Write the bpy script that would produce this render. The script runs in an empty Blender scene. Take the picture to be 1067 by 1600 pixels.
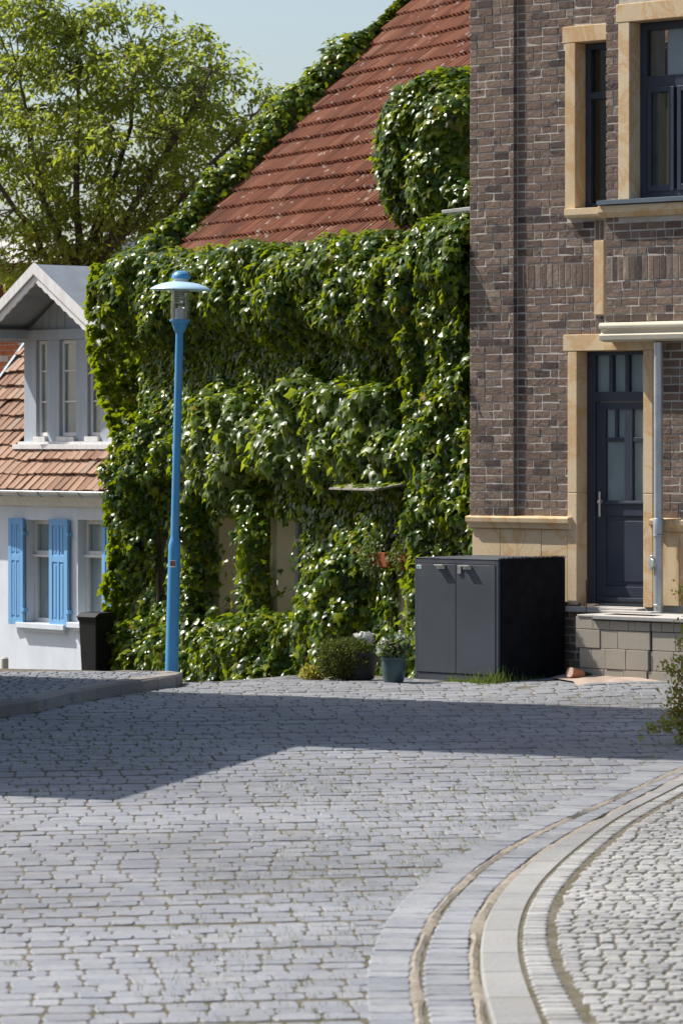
import bpy, math, random
import numpy as np
from mathutils import Vector, Matrix, Euler

R = math.radians
random.seed(7)
rng = np.random.default_rng(11)
scn = bpy.context.scene
COL = scn.collection

# ---------------------------------------------------------------- camera, sky, sun, exposure
F, CX, HV, EYE = 6000.0, 533.5, 690.0, 2.35      # photo pixels: focal length, centre column, horizon row; eye height
cam = bpy.data.cameras.new('camera')
cam.sensor_width = 36.0
cam.lens = F / 1600 * 36.0
cam.shift_y = -(800 - HV) / 1600.0
cam.clip_end = 2000
cam.dof.use_dof = True
cam.dof.focus_distance = 38.2
cam.dof.aperture_fstop = 5.0
co = bpy.data.objects.new('camera', cam)
COL.objects.link(co)
co.location = (0, 0, EYE)
co.rotation_euler = (R(90), 0, 0)
scn.camera = co

SUN_H = Vector((-0.9365, 0.3506, 0))
SUN_EL = 50.0
world = bpy.data.worlds.new('World')
scn.world = world
world.use_nodes = True
wn = world.node_tree.nodes
wl = world.node_tree.links
wn.clear()
sky = wn.new('ShaderNodeTexSky')
sky.sky_type = 'NISHITA'
sky.sun_disc = False
sky.sun_elevation = R(SUN_EL)
sky.sun_rotation = math.atan2(SUN_H.x, SUN_H.y)
sky.air_density = 1.0
sky.dust_density = 2.3
sky.ozone_density = 1.0
bg = wn.new('ShaderNodeBackground')
bg.inputs['Strength'].default_value = 0.108
wo = wn.new('ShaderNodeOutputWorld')
wl.new(sky.outputs[0], bg.inputs[0])
wl.new(bg.outputs[0], wo.inputs[0])

sd = bpy.data.lights.new('sun', 'SUN')
sd.energy = 4.6
sd.angle = R(0.53)
sd.color = (1.0, 0.95, 0.87)
so = bpy.data.objects.new('sun', sd)
COL.objects.link(so)
to_sun = Vector((SUN_H.x * math.cos(R(SUN_EL)), SUN_H.y * math.cos(R(SUN_EL)), math.sin(R(SUN_EL))))
so.rotation_euler = to_sun.to_track_quat('Z', 'Y').to_euler()
so.location = (-20, 20, 40)
scn.view_settings.view_transform = 'Standard'
scn.view_settings.look = 'None'
scn.view_settings.exposure = 0.52
scn.view_settings.gamma = 1.0
scn.view_settings.use_curve_mapping = False
scn.render.engine = 'CYCLES'
scn.cycles.max_bounces = 6
scn.cycles.transparent_max_bounces = 12
scn.cycles.caustics_reflective = False
scn.cycles.caustics_refractive = False

# ---------------------------------------------------------------- terrain and projection helpers
def sstep(x, a, b):
    t = np.clip((x - a) / (b - a), 0, 1)
    return t * t * (3 - 2 * t)

def zg(x, y):
    """ground height: the street climbs to a crest at y = 37.5 and falls beyond it"""
    x = np.asarray(x, float); y = np.asarray(y, float)
    near = -0.022 * (37.5 - np.clip(y, -20, 37.5)) + 0.0 * x
    b = np.clip(y - 37.5, 0, 40)
    far = -b * (0.045 + 0.03 * sstep(-x, 0, 2.5))
    bump = 0.075 * sstep(x, 1.3, 2.9) * sstep(y, 34.8, 36.6)
    return near + far + bump

def ground(u, v, dz=0.0):
    """where the ray through photo pixel (u, v) meets the ground raised by dz"""
    lo, hi = 8.0, 60.0
    t = lo
    px = lambda t: ((u - CX) / F * t, t, EYE - (v - HV) / F * t)
    while t < hi:
        x, y, z = px(t)
        if z < float(zg(x, y)) + dz:
            break
        t += 0.05
    return Vector(px(t))

class Frame:
    """a wall: s runs to the right along it, o stands out of it towards the street"""
    def __init__(self, u, D, alpha):
        self.p = Vector(((u - CX) / F * D, D))
        self.a = R(alpha)
        self.w = Vector((math.cos(self.a), -math.sin(self.a)))
        self.n = Vector((-math.sin(self.a), -math.cos(self.a)))
    def hit(self, u, v, o=0.0):
        d = Vector(((u - CX) / F, 1.0))
        t = (self.p.dot(self.n) + o) / d.dot(self.n)
        q = d * t
        return (q - self.p).dot(self.w), EYE - (v - HV) / F * t
    def S(self, u, o=0.0): return self.hit(u, 0, o)[0]
    def Z(self, v, u, o=0.0): return self.hit(u, v, o)[1]
    def world(self, s, o):
        q = self.p + self.w * s + self.n * o
        return q.x, q.y
    def proj(self, s, o, z):
        x = self.p.x + self.w.x * s + self.n.x * o
        y = self.p.y + self.w.y * s + self.n.y * o
        return CX + F * x / y, HV - F * (z - EYE) / y
    def root(self, name, label, cat, group=None):
        e = bpy.data.objects.new(name, None)
        COL.objects.link(e)
        e.location = (self.p.x, self.p.y, 0)
        e.rotation_euler = (0, 0, -self.a)
        tag(e, label, cat, group)
        return e

def tag(o, label=None, cat=None, group=None, kind=None):
    if label: o['label'] = label
    if cat: o['category'] = cat
    if group: o['group'] = group
    if kind: o['kind'] = kind
    return o

def thing(name, label, cat, loc=(0, 0, 0), rz=0.0, group=None):
    e = bpy.data.objects.new(name, None)
    COL.objects.link(e)
    e.location = loc
    e.rotation_euler = (0, 0, rz)
    return tag(e, label, cat, group)

# ---------------------------------------------------------------- numpy noise and leaves
def vnoise(x, y, seed):
    r = np.random.default_rng(seed)
    tab = r.random((64, 64))
    xi = np.floor(x).astype(int); yi = np.floor(y).astype(int)
    fx = x - xi; fy = y - yi
    fx = fx * fx * (3 - 2 * fx); fy = fy * fy * (3 - 2 * fy)
    g = lambda a, b: tab[a % 64, b % 64]
    return (g(xi, yi) * (1 - fx) + g(xi + 1, yi) * fx) * (1 - fy) + (g(xi, yi + 1) * (1 - fx) + g(xi + 1, yi + 1) * fx) * fy

# ---------------------------------------------------------------- mesh builder
class MB:
    def __init__(self):
        self.v = []; self.f = []
    def quad(self, a, b, c, d):
        n = len(self.v); self.v += [a, b, c, d]; self.f.append((n, n + 1, n + 2, n + 3)); return self
    def box(self, x0, x1, y0, y1, z0, z1, j=0.0, rot=None, at=None):
        n = len(self.v)
        pts = [(x0, y0, z0), (x1, y0, z0), (x1, y1, z0), (x0, y1, z0), (x0, y0, z1), (x1, y0, z1), (x1, y1, z1), (x0, y1, z1)]
        for p in pts:
            q = Vector(p) + Vector((random.uniform(-j, j), random.uniform(-j, j), random.uniform(-j, j)))
            if rot is not None: q = rot @ q
            if at is not None: q = q + Vector(at)
            self.v.append(tuple(q))
        for f in ((0, 3, 2, 1), (4, 5, 6, 7), (0, 1, 5, 4), (1, 2, 6, 5), (2, 3, 7, 6), (3, 0, 4, 7)):
            self.f.append(tuple(n + i for i in f))
        return self
    def extrude_x(self, prof, x0, x1):
        """closed profile of (y, z), counter-clockwise or not, pulled from x0 to x1"""
        n = len(self.v); k = len(prof)
        for x in (x0, x1):
            self.v += [(x, p[0], p[1]) for p in prof]
        for i in range(k):
            j = (i + 1) % k
            self.f.append((n + i, n + j, n + k + j, n + k + i))
        self.f.append(tuple(n + i for i in range(k))[::-1])
        self.f.append(tuple(n + k + i for i in range(k)))
        return self
    def lathe(self, prof, seg=24, at=(0, 0, 0)):
        n = len(self.v)
        for r, z in prof:
            for i in range(seg):
                a = 2 * math.pi * i / seg
                self.v.append((at[0] + r * math.cos(a), at[1] + r * math.sin(a), at[2] + z))
        for k in range(len(prof) - 1):
            for i in range(seg):
                j = (i + 1) % seg
                self.f.append((n + k * seg + i, n + k * seg + j, n + (k + 1) * seg + j, n + (k + 1) * seg + i))
        self.f.append(tuple(n + i for i in range(seg))[::-1])
        e = n + (len(prof) - 1) * seg
        self.f.append(tuple(e + i for i in range(seg)))
        return self
    def tube(self, pts, rad, seg=8):
        pts = [Vector(p) for p in pts]
        if not hasattr(rad, '__len__'): rad = [rad] * len(pts)
        n = len(self.v)
        for i, p in enumerate(pts):
            d = (pts[min(i + 1, len(pts) - 1)] - pts[max(i - 1, 0)]).normalized()
            ref = Vector((0, 0, 1)) if abs(d.z) < 0.9 else Vector((1, 0, 0))
            a = d.cross(ref).normalized(); b = d.cross(a)
            for k in range(seg):
                t = 2 * math.pi * k / seg
                self.v.append(tuple(p + (a * math.cos(t) + b * math.sin(t)) * rad[i]))
        for i in range(len(pts) - 1):
            for k in range(seg):
                j = (k + 1) % seg
                self.f.append((n + i * seg + k, n + i * seg + j, n + (i + 1) * seg + j, n + (i + 1) * seg + k))
        self.f.append(tuple(n + k for k in range(seg)))
        e = n + (len(pts) - 1) * seg
        self.f.append(tuple(e + k for k in range(seg))[::-1])
        return self
    def add(self, verts, faces):
        n = len(self.v); self.v += verts; self.f += [tuple(n + i for i in f) for f in faces]; return self
    def mesh(self, name, mat=None, smooth=False):
        me = bpy.data.meshes.new(name)
        me.from_pydata(self.v, [], self.f)
        if mat: me.materials.append(mat)
        if smooth:
            me.polygons.foreach_set('use_smooth', [True] * len(me.polygons))
        me.update()
        return me
    def build(self, name, mat, parent=None, smooth=False, bevel=0.0, kind=None, label=None):
        import bmesh
        me = self.mesh(name, mat, smooth)
        bm = bmesh.new(); bm.from_mesh(me); bmesh.ops.recalc_face_normals(bm, faces=bm.faces); bm.to_mesh(me); bm.free()
        o = bpy.data.objects.new(name, me)
        COL.objects.link(o)
        if parent: o.parent = parent
        if bevel:
            m = o.modifiers.new('bevel', 'BEVEL'); m.width = bevel; m.segments = 2; m.limit_method = 'ANGLE'; m.angle_limit = R(35)
        if smooth:
            for p in me.polygons: p.use_smooth = True
            try: me.set_sharp_from_angle(angle=R(40))
            except Exception: pass
        if kind: o['kind'] = kind
        if label: o['label'] = label
        return o

def inst(name, me, parent, loc, rot=(0, 0, 0), scale=(1, 1, 1), rotm=None):
    o = bpy.data.objects.new(name, me)
    COL.objects.link(o)
    o.parent = parent
    o.location = loc
    o.rotation_euler = rot if rotm is None else rotm.to_euler()
    o.scale = scale
    return o

def join(name, items, mat, parent, smooth=False, kind='stuff'):
    """items: (mesh, matrix); one joined mesh"""
    V = []; Fs = []; n = 0; cache = {}
    for me, M in items:
        if me.name not in cache:
            a = np.empty(len(me.vertices) * 3); me.vertices.foreach_get('co', a)
            cache[me.name] = (a.reshape(-1, 3), [tuple(p.vertices) for p in me.polygons])
        a, fs = cache[me.name]
        m = np.array(M)
        V.append(a @ m[:3, :3].T + m[:3, 3])
        Fs += [tuple(i + n for i in f) for f in fs]
        n += len(a)
    me = bpy.data.meshes.new(name)
    me.from_pydata(np.concatenate(V).tolist(), [], Fs)
    me.materials.append(mat)
    if smooth: me.polygons.foreach_set('use_smooth', [True] * len(me.polygons))
    o = bpy.data.objects.new(name, me)
    COL.objects.link(o); o.parent = parent
    if kind: o['kind'] = kind
    return o

def trs(loc, rot=(0, 0, 0), scale=(1, 1, 1)):
    return Matrix.LocRotScale(Vector(loc), Euler(rot), Vector(scale))

# ---------------------------------------------------------------- materials
class NT:
    def __init__(self, name):
        self.m = bpy.data.materials.new(name); self.m.use_nodes = True
        self.t = self.m.node_tree; self.N = self.t.nodes; self.L = self.t.links
        self.N.clear()
        self.out = self.N.new('ShaderNodeOutputMaterial')
        self.b = self.N.new('ShaderNodeBsdfPrincipled')
        self.L.new(self.b.outputs[0], self.out.inputs[0])
    def coord(self, kind='Object'):
        return self.N.new('ShaderNodeTexCoord').outputs[kind]
    def pos(self):
        return self.N.new('ShaderNodeNewGeometry').outputs['Position']
    def noise(self, scale, detail=4, rough=0.55, vec=None, stretch=None, dist=0.0):
        n = self.N.new('ShaderNodeTexNoise')
        n.inputs['Scale'].default_value = scale; n.inputs['Detail'].default_value = detail
        n.inputs['Roughness'].default_value = rough; n.inputs['Distortion'].default_value = dist
        vec = vec or self.pos()
        if stretch:
            mp = self.N.new('ShaderNodeMapping'); mp.inputs['Scale'].default_value = stretch
            self.L.new(vec, mp.inputs['Vector']); vec = mp.outputs[0]
        self.L.new(vec, n.inputs['Vector'])
        return n.outputs['Fac']
    def ramp(self, fac, stops, interp='LINEAR'):
        r = self.N.new('ShaderNodeValToRGB')
        r.color_ramp.interpolation = interp
        e = r.color_ramp.elements
        while len(e) < len(stops): e.new(0.5)
        for i, (p, c) in enumerate(stops):
            e[i].position = p
            c = c if hasattr(c, '__len__') else (c, c, c)
            e[i].color = (c[0], c[1], c[2], 1)
        self.L.new(fac, r.inputs[0])
        return r.outputs[0]
    def mix(self, fac, a, b, mode='MIX'):
        m = self.N.new('ShaderNodeMix'); m.data_type = 'RGBA'; m.blend_type = mode
        for s, val in ((m.inputs[0], fac), (m.inputs[6], a), (m.inputs[7], b)):
            if hasattr(val, 'is_linked'): self.L.new(val, s)
            elif hasattr(val, '__len__'): s.default_value = (val[0], val[1], val[2], 1)
            else: s.default_value = val
        return m.outputs[2]
    def math(self, op, a, b=0.0):
        m = self.N.new('ShaderNodeMath'); m.operation = op
        for s, val in ((m.inputs[0], a), (m.inputs[1], b)):
            if hasattr(val, 'is_linked'): self.L.new(val, s)
            else: s.default_value = val
        return m.outputs[0]
    def rand(self):
        """a random number per object and per loose piece"""
        oi = self.N.new('ShaderNodeObjectInfo').outputs['Random']
        g = self.N.new('ShaderNodeNewGeometry').outputs['Random Per Island']
        return self.math('FRACT', self.math('ADD', self.math('MULTIPLY', oi, 7.31), g))
    def bump(self, h, strength=0.3, dist=0.01):
        b = self.N.new('ShaderNodeBump'); b.inputs['Strength'].default_value = strength; b.inputs['Distance'].default_value = dist
        self.L.new(h, b.inputs['Height']); self.L.new(b.outputs[0], self.b.inputs['Normal'])
    def col(self, c):
        s = self.b.inputs['Base Color']
        if hasattr(c, 'is_linked'): self.L.new(c, s)
        else: s.default_value = (c[0], c[1], c[2], 1)
    def set(self, rough=0.6, spec=0.5, metal=0.0):
        if hasattr(rough, 'is_linked'): self.L.new(rough, self.b.inputs['Roughness'])
        else: self.b.inputs['Roughness'].default_value = rough
        self.b.inputs['Specular IOR Level'].default_value = spec
        self.b.inputs['Metallic'].default_value = metal

def plain(name, c, rough=0.6, spec=0.4, var=0.18, scale=6.0, bump=0.15, metal=0.0, fine=60.0, dirt=None):
    t = NT(name)
    n = t.noise(scale, 5)
    lo = tuple(max(0, x * (1 - var)) for x in c); hi = tuple(min(1, x * (1 + var)) for x in c)
    colr = t.ramp(n, [(0.3, lo), (0.7, hi)])
    if dirt:
        d = t.ramp(t.noise(scale * 0.6, 6, 0.65), [(0.52, 0.0), (0.7, 1.0)])
        colr = t.mix(t.math('MULTIPLY', d, dirt[3]), colr, dirt[:3])
    t.col(colr)
    t.set(rough, spec, metal)
    if bump: t.bump(t.noise(fine, 3), bump, 0.004)
    return t.m

def mat_brick():
    t = NT('brick_clay')
    r = t.rand()
    base = t.ramp(r, [(0.0, (0.060, 0.046, 0.044)), (0.22, (0.160, 0.110, 0.082)), (0.5, (0.198, 0.142, 0.108)), (0.75, (0.150, 0.105, 0.084)), (1.0, (0.250, 0.188, 0.148))], 'LINEAR')
    dark = t.ramp(t.noise(7.0, 5, 0.6), [(0.60, 0.0), (0.68, 1.0)])
    c = t.mix(t.math('MULTIPLY', dark, 0.72), base, (0.052, 0.038, 0.040))
    light = t.ramp(t.noise(9.0, 6, 0.7, dist=0.6), [(0.60, 0.0), (0.70, 1.0)])
    c = t.mix(t.math('MULTIPLY', light, 0.55), c, (0.36, 0.29, 0.25))
    fine = t.noise(90.0, 3)
    c = t.mix(0.35, c, t.ramp(fine, [(0.3, 0.25), (0.7, 0.75)]), 'OVERLAY')
    t.col(c); t.set(0.85, 0.25)
    t.bump(t.math('ADD', t.noise(38.0, 5, 0.7), t.math('MULTIPLY', t.noise(14.0, 4, 0.7, dist=0.8), 1.6)), 0.65, 0.010)
    return t.m

def mat_stone():
    t = NT('sandstone')
    v = t.noise(1.5, 6, 0.6, stretch=(1, 1, 0.9), dist=1.1)
    band = t.ramp(v, [(0.25, (0.57, 0.43, 0.27)), (0.42, (0.64, 0.50, 0.33)), (0.5, (0.54, 0.33, 0.15)), (0.54, (0.63, 0.48, 0.30)), (0.7, (0.67, 0.55, 0.38)), (0.8, (0.56, 0.39, 0.21))])
    r = t.rand()
    c = t.mix(0.25, band, t.ramp(r, [(0, (0.50, 0.36, 0.2)), (1, (0.66, 0.56, 0.40))]))
    c = t.mix(0.2, c, t.ramp(t.noise(45, 4), [(0.3, 0.3), (0.7, 0.7)]), 'OVERLAY')
    t.col(c); t.set(0.85, 0.2)
    t.bump(t.noise(70, 4), 0.25, 0.004)
    return t.m

def mat_sett(name, c0, c1, c2, rough=0.5, spec=0.5, big=0.35):
    t = NT(name)
    r = t.rand()
    base = t.ramp(r, [(0.0, c0), (0.5, c1), (1.0, c2)])
    patch = t.ramp(t.noise(big, 4), [(0.35, 0.36), (0.65, 0.62)])
    c = t.mix(0.7, base, patch, 'OVERLAY')
    c = t.mix(0.45, c, t.ramp(t.noise(55, 5, 0.7), [(0.25, 0.25), (0.75, 0.75)]), 'OVERLAY')
    stain = t.ramp(t.noise(0.9, 7, 0.72, dist=0.5), [(0.50, 0.0), (0.72, 1.0)])
    c = t.mix(t.math('MULTIPLY', stain, 0.30), c, (0.12, 0.115, 0.11))
    dust = t.ramp(t.noise(2.6, 6, 0.7), [(0.5, 0.0), (0.75, 1.0)])
    c = t.mix(t.math('MULTIPLY', dust, 0.35), c, (0.30, 0.27, 0.22))
    t.col(c)
    t.set(t.ramp(t.noise(12, 4), [(0.3, rough - 0.1), (0.7, rough + 0.18)]), spec)
    t.bump(t.math('ADD', t.noise(28, 5, 0.65), t.math('MULTIPLY', t.noise(9, 3), 1.5)), 0.45, 0.008)
    return t.m

def mat_joint(name='joint_sand', g=0.5, c3=((0.10, 0.085, 0.065), (0.165, 0.145, 0.115), (0.23, 0.205, 0.17))):
    t = NT(name)
    c = t.ramp(t.noise(9, 6, 0.7), [(0.3, c3[0]), (0.55, c3[1]), (0.75, c3[2])])
    moss = t.ramp(t.noise(3.4, 6, 0.75), [(0.46, 0.0), (0.60, 1.0)])
    c = t.mix(t.math('MULTIPLY', moss, g), c, (0.085, 0.085, 0.022))
    t.col(c); t.set(0.95, 0.1)
    t.bump(t.noise(60, 5, 0.7), 0.8, 0.012)
    return t.m

def mat_leaf(name, stops, rough=0.35, spec=0.5, trans=0.3, tcol=(0.20, 0.30, 0.03)):
    t = NT(name)
    r = t.rand()
    c = t.ramp(r, stops)
    c = t.mix(0.35, c, t.ramp(t.noise(1.7, 4), [(0.3, 0.3), (0.7, 0.72)]), 'OVERLAY')
    t.col(c); t.set(rough, spec)
    tr = t.N.new('ShaderNodeBsdfTranslucent'); tr.inputs[0].default_value = (*tcol, 1)
    mx = t.N.new('ShaderNodeMixShader'); mx.inputs[0].default_value = trans
    t.L.new(t.b.outputs[0], mx.inputs[1]); t.L.new(tr.outputs[0], mx.inputs[2]); t.L.new(mx.outputs[0], t.out.inputs[0])
    return t.m

def mat_tile(name, stops, lich=0.5, lcol=(0.5, 0.45, 0.38), grime=(0.07, 0.04, 0.03)):
    t = NT(name)
    c = t.ramp(t.rand(), stops)
    g = t.ramp(t.noise(1.6, 6, 0.7), [(0.45, 0.0), (0.75, 1.0)])
    c = t.mix(t.math('MULTIPLY', g, 0.55), c, grime)
    l = t.ramp(t.noise(7.5, 4, 0.6), [(0.63, 0.0), (0.67, 1.0)])
    c = t.mix(t.math('MULTIPLY', l, lich), c, lcol)
    c = t.mix(0.3, c, t.ramp(t.noise(70, 4), [(0.3, 0.28), (0.7, 0.72)]), 'OVERLAY')
    t.col(c); t.set(0.8, 0.25)
    t.bump(t.noise(50, 4), 0.4, 0.005)
    return t.m

def mat_plaster(name, c, blot=(0.5, 0.5, 0.5), amt=0.4):
    t = NT(name)
    b = t.ramp(t.noise(1.3, 6, 0.65), [(0.45, 0.0), (0.8, 1.0)])
    cc = t.mix(t.math('MULTIPLY', b, amt), c, blot)
    streak = t.ramp(t.noise(5, 5, 0.6, stretch=(1, 1, 0.15)), [(0.5, 0.0), (0.8, 1.0)])
    cc = t.mix(t.math('MULTIPLY', streak, amt * 0.5), cc, tuple(x * 0.6 for x in blot))
    t.col(cc); t.set(0.9, 0.2)
    t.bump(t.noise(45, 5, 0.7), 0.35, 0.006)
    return t.m

def mat_wood(name, c, worn=(0.5, 0.48, 0.45), amt=0.5):
    t = NT(name)
    g = t.noise(14, 6, 0.7, stretch=(1, 1, 0.08))
    w = t.ramp(g, [(0.42, 0.0), (0.68, 1.0)])
    cc = t.mix(t.math('MULTIPLY', w, amt), c, worn)
    t.col(cc); t.set(0.7, 0.3)
    t.bump(g, 0.3, 0.004)
    return t.m

def mat_glass(name='window_glass'):
    t = NT(name)
    t.N.remove(t.b)
    lw = t.N.new('ShaderNodeLayerWeight')
    fr = t.math('ADD', t.math('MULTIPLY', t.math('POWER', lw.outputs['Facing'], 4.0), 0.85), 0.07)
    tp = t.N.new('ShaderNodeBsdfTransparent'); tp.inputs[0].default_value = (0.82, 0.86, 0.87, 1)
    gl = t.N.new('ShaderNodeBsdfGlossy'); gl.inputs['Roughness'].default_value = 0.02
    mx = t.N.new('ShaderNodeMixShader')
    t.L.new(fr, mx.inputs[0]); t.L.new(tp.outputs[0], mx.inputs[1]); t.L.new(gl.outputs[0], mx.inputs[2])
    t.L.new(mx.outputs[0], t.out.inputs[0])
    return t.m

M = {}
M['brick'] = mat_brick()
M['mortar'] = plain('mortar', (0.47, 0.44, 0.395), 0.95, 0.1, 0.2, 5, 0.6)
M['stone'] = mat_stone()
M['cornice'] = plain('cornice_paint', (0.66, 0.60, 0.47), 0.7, 0.3, 0.10, 2, 0.15, dirt=(0.4, 0.34, 0.26, 0.3))
M['door'] = plain('door_paint', (0.030, 0.040, 0.062), 0.42, 0.5, 0.12, 4, 0.08)
M['glass'] = mat_glass()
M['curtain'] = plain('curtain_reflection_tone', (0.62, 0.66, 0.66), 0.9, 0.1, 0.12, 3, 0.1)  # window curtains; also carries the pale reflection in the front door panes
M['bright_curtain'] = plain('bright_curtain_cloth', (0.72, 0.72, 0.76), 0.9, 0.1, 0.06, 9, 0.1)
M['ochre_curtain'] = plain('ochre_curtain_cloth', (0.22, 0.19, 0.04), 0.9, 0.1, 0.1, 9, 0.1)
M['room_shade'] = plain('room_shade_tone', (0.02, 0.02, 0.024), 0.9, 0.1, 0.1, 3, 0)  # darkness of unlit rooms put into one near-black colour
M['zinc'] = plain('zinc', (0.50, 0.52, 0.54), 0.42, 0.5, 0.15, 5, 0.05, metal=0.65)
M['alu'] = plain('sill_metal', (0.16, 0.20, 0.24), 0.45, 0.5, 0.1, 3, 0.05, metal=0.2)
M['steel'] = plain('brushed_steel', (0.62, 0.62, 0.6), 0.3, 0.5, 0.08, 20, 0.05, metal=0.8)
M['blue'] = plain('lamp_blue_paint', (0.060, 0.285, 0.56), 0.38, 0.5, 0.08, 3, 0.05, dirt=(0.16, 0.30, 0.42, 0.55))
M['hood'] = plain('lamp_hood_paint', (0.42, 0.62, 0.74), 0.4, 0.5, 0.06, 4, 0.04)
M['shutter'] = mat_wood('shutter_paint', (0.17, 0.39, 0.68), (0.24, 0.45, 0.68), 0.5)
M['anthracite'] = plain('anthracite_coat', (0.062, 0.072, 0.088), 0.5, 0.4, 0.14, 1.6, 0.06, dirt=(0.12, 0.12, 0.12, 0.5))
M['felt'] = plain('black_felt', (0.012, 0.012, 0.014), 0.95, 0.1, 0.3, 8, 0.6, fine=40)
M['label'] = plain('label_print', (0.75, 0.77, 0.78), 0.5, 0.4, 0.05, 10, 0)
M['labeldark'] = plain('label_ink', (0.05, 0.03, 0.03), 0.5, 0.4, 0.1, 10, 0)
M['labelteal'] = plain('label_teal', (0.1, 0.35, 0.4), 0.5, 0.4, 0.1, 10, 0)
M['labelred'] = plain('label_red', (0.45, 0.12, 0.06), 0.5, 0.4, 0.1, 10, 0)
M['block'] = mat_plaster('sand_lime_block', (0.36, 0.325, 0.27), (0.27, 0.24, 0.195), 0.5)
M['concrete'] = mat_plaster('concrete', (0.50, 0.48, 0.45), (0.32, 0.3, 0.27), 0.5)
M['rust'] = plain('rusty_iron', (0.06, 0.03, 0.02), 0.8, 0.3, 0.3, 20, 0.2)
M['pipe'] = plain('orange_pipe', (0.50, 0.19, 0.09), 0.6, 0.4, 0.12, 12, 0.1)
M['pipecap'] = plain('pipe_cap', (0.52, 0.37, 0.30), 0.8, 0.2, 0.15, 15, 0.2)
M['bin'] = plain('bin_plastic', (0.010, 0.010, 0.011), 0.6, 0.25, 0.2, 6, 0.05)
M['plaster'] = mat_plaster('blue_white_plaster', (0.65, 0.695, 0.76), (0.44, 0.48, 0.54), 0.5)
M['beige'] = mat_plaster('beige_stucco', (0.78, 0.68, 0.50), (0.55, 0.46, 0.33), 0.5)
M['greywood'] = mat_wood('grey_painted_wood', (0.33, 0.38, 0.43), (0.46, 0.50, 0.53), 0.6)
M['whitewood'] = mat_wood('white_painted_wood', (0.66, 0.66, 0.66), (0.42, 0.40, 0.36), 0.45)
M['brownwood'] = mat_wood('brown_wood', (0.10, 0.06, 0.04), (0.17, 0.11, 0.07), 0.6)
M['oldboard'] = mat_wood('weathered_board', (0.20, 0.185, 0.165), (0.34, 0.32, 0.29), 0.7)
M['rooftile'] = mat_tile('red_roof_tile', [(0, (0.150, 0.050, 0.024)), (0.4, (0.205, 0.070, 0.034)), (0.8, (0.240, 0.088, 0.045)), (1, (0.28, 0.13, 0.078))], 0.7)
M['oldtile'] = mat_tile('old_roof_tile', [(0, (0.20, 0.110, 0.072)), (0.35, (0.29, 0.17, 0.115)), (0.7, (0.345, 0.215, 0.15)), (1, (0.26, 0.195, 0.145))], 0.35, (0.34, 0.31, 0.25), (0.17, 0.13, 0.09))
M['orangebrick'] = plain('orange_brick', (0.42, 0.13, 0.05), 0.85, 0.2, 0.35, 5, 0.5)
M['darkred'] = plain('dark_red_tile', (0.14, 0.035, 0.025), 0.8, 0.2, 0.25, 3, 0.3)
M['sett'] = mat_sett('granite_sett', (0.19, 0.196, 0.213), (0.215, 0.221, 0.238), (0.245, 0.25, 0.265), 0.55, 0.45)
M['gutter_sett'] = mat_sett('gutter_granite', (0.20, 0.208, 0.224), (0.235, 0.242, 0.257), (0.28, 0.285, 0.293), 0.5, 0.5)
M['smallsett'] = mat_sett('pavement_granite', (0.23, 0.228, 0.22), (0.285, 0.28, 0.27), (0.34, 0.335, 0.32), 0.7, 0.35)
M['kerb'] = mat_sett('kerb_granite', (0.225, 0.222, 0.212), (0.25, 0.247, 0.237), (0.28, 0.276, 0.264), 0.75, 0.3)
M['oldkerb'] = mat_sett('old_kerb_granite', (0.22, 0.195, 0.17), (0.27, 0.24, 0.21), (0.32, 0.29, 0.26), 0.8, 0.3)
M['joint'] = mat_joint()
M['sandjoint'] = mat_joint('sandy_joint', 0.12, ((0.22, 0.185, 0.145), (0.32, 0.28, 0.23), (0.39, 0.35, 0.295)))
M['soil'] = plain('soil', (0.17, 0.13, 0.095), 0.95, 0.1, 0.4, 2.5, 0.7)
M['sandstrip'] = plain('pinkish_sand', (0.40, 0.32, 0.265), 0.95, 0.1, 0.25, 5, 0.8)
M['vine'] = mat_leaf('vine_leaf', [(0, (0.010, 0.030, 0.004)), (0.45, (0.032, 0.072, 0.006)), (0.8, (0.105, 0.155, 0.009)), (0.985, (0.22, 0.245, 0.012)), (1.0, (0.22, 0.13, 0.03))], 0.28, 0.28, 0.29, (0.42, 0.53, 0.012))
M['grape'] = mat_leaf('grape_leaf', [(0, (0.050, 0.085, 0.020)), (0.6, (0.095, 0.145, 0.035)), (1.0, (0.16, 0.22, 0.05))], 0.36, 0.45, 0.40, (0.46, 0.56, 0.03))
M['tree'] = mat_leaf('tree_leaf', [(0, (0.070, 0.105, 0.018)), (0.5, (0.125, 0.165, 0.027)), (0.9, (0.19, 0.22, 0.04)), (1.0, (0.24, 0.20, 0.06))], 0.45, 0.4, 0.50, (0.46, 0.54, 0.05))
M['bark'] = plain('bark', (0.085, 0.068, 0.052), 0.9, 0.2, 0.3, 5, 0.8, fine=25)
M['heather'] = mat_leaf('heather_leaf', [(0, (0.035, 0.045, 0.010)), (0.6, (0.080, 0.085, 0.014)), (1.0, (0.15, 0.14, 0.02))], 0.6, 0.3, 0.2)
M['grass'] = mat_leaf('grass_blade', [(0, (0.07, 0.12, 0.02)), (0.6, (0.13, 0.19, 0.03)), (1.0, (0.30, 0.29, 0.10))], 0.55, 0.3, 0.3)
M['drygrass'] = mat_leaf('joint_weed', [(0, (0.11, 0.13, 0.02)), (0.6, (0.21, 0.20, 0.035)), (1.0, (0.30, 0.24, 0.09))], 0.7, 0.2, 0.2)
M['petal'] = mat_leaf('white_petal', [(0, (0.62, 0.63, 0.60)), (1, (0.80, 0.80, 0.78))], 0.6, 0.3, 0.25, (0.6, 0.6, 0.55))
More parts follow.
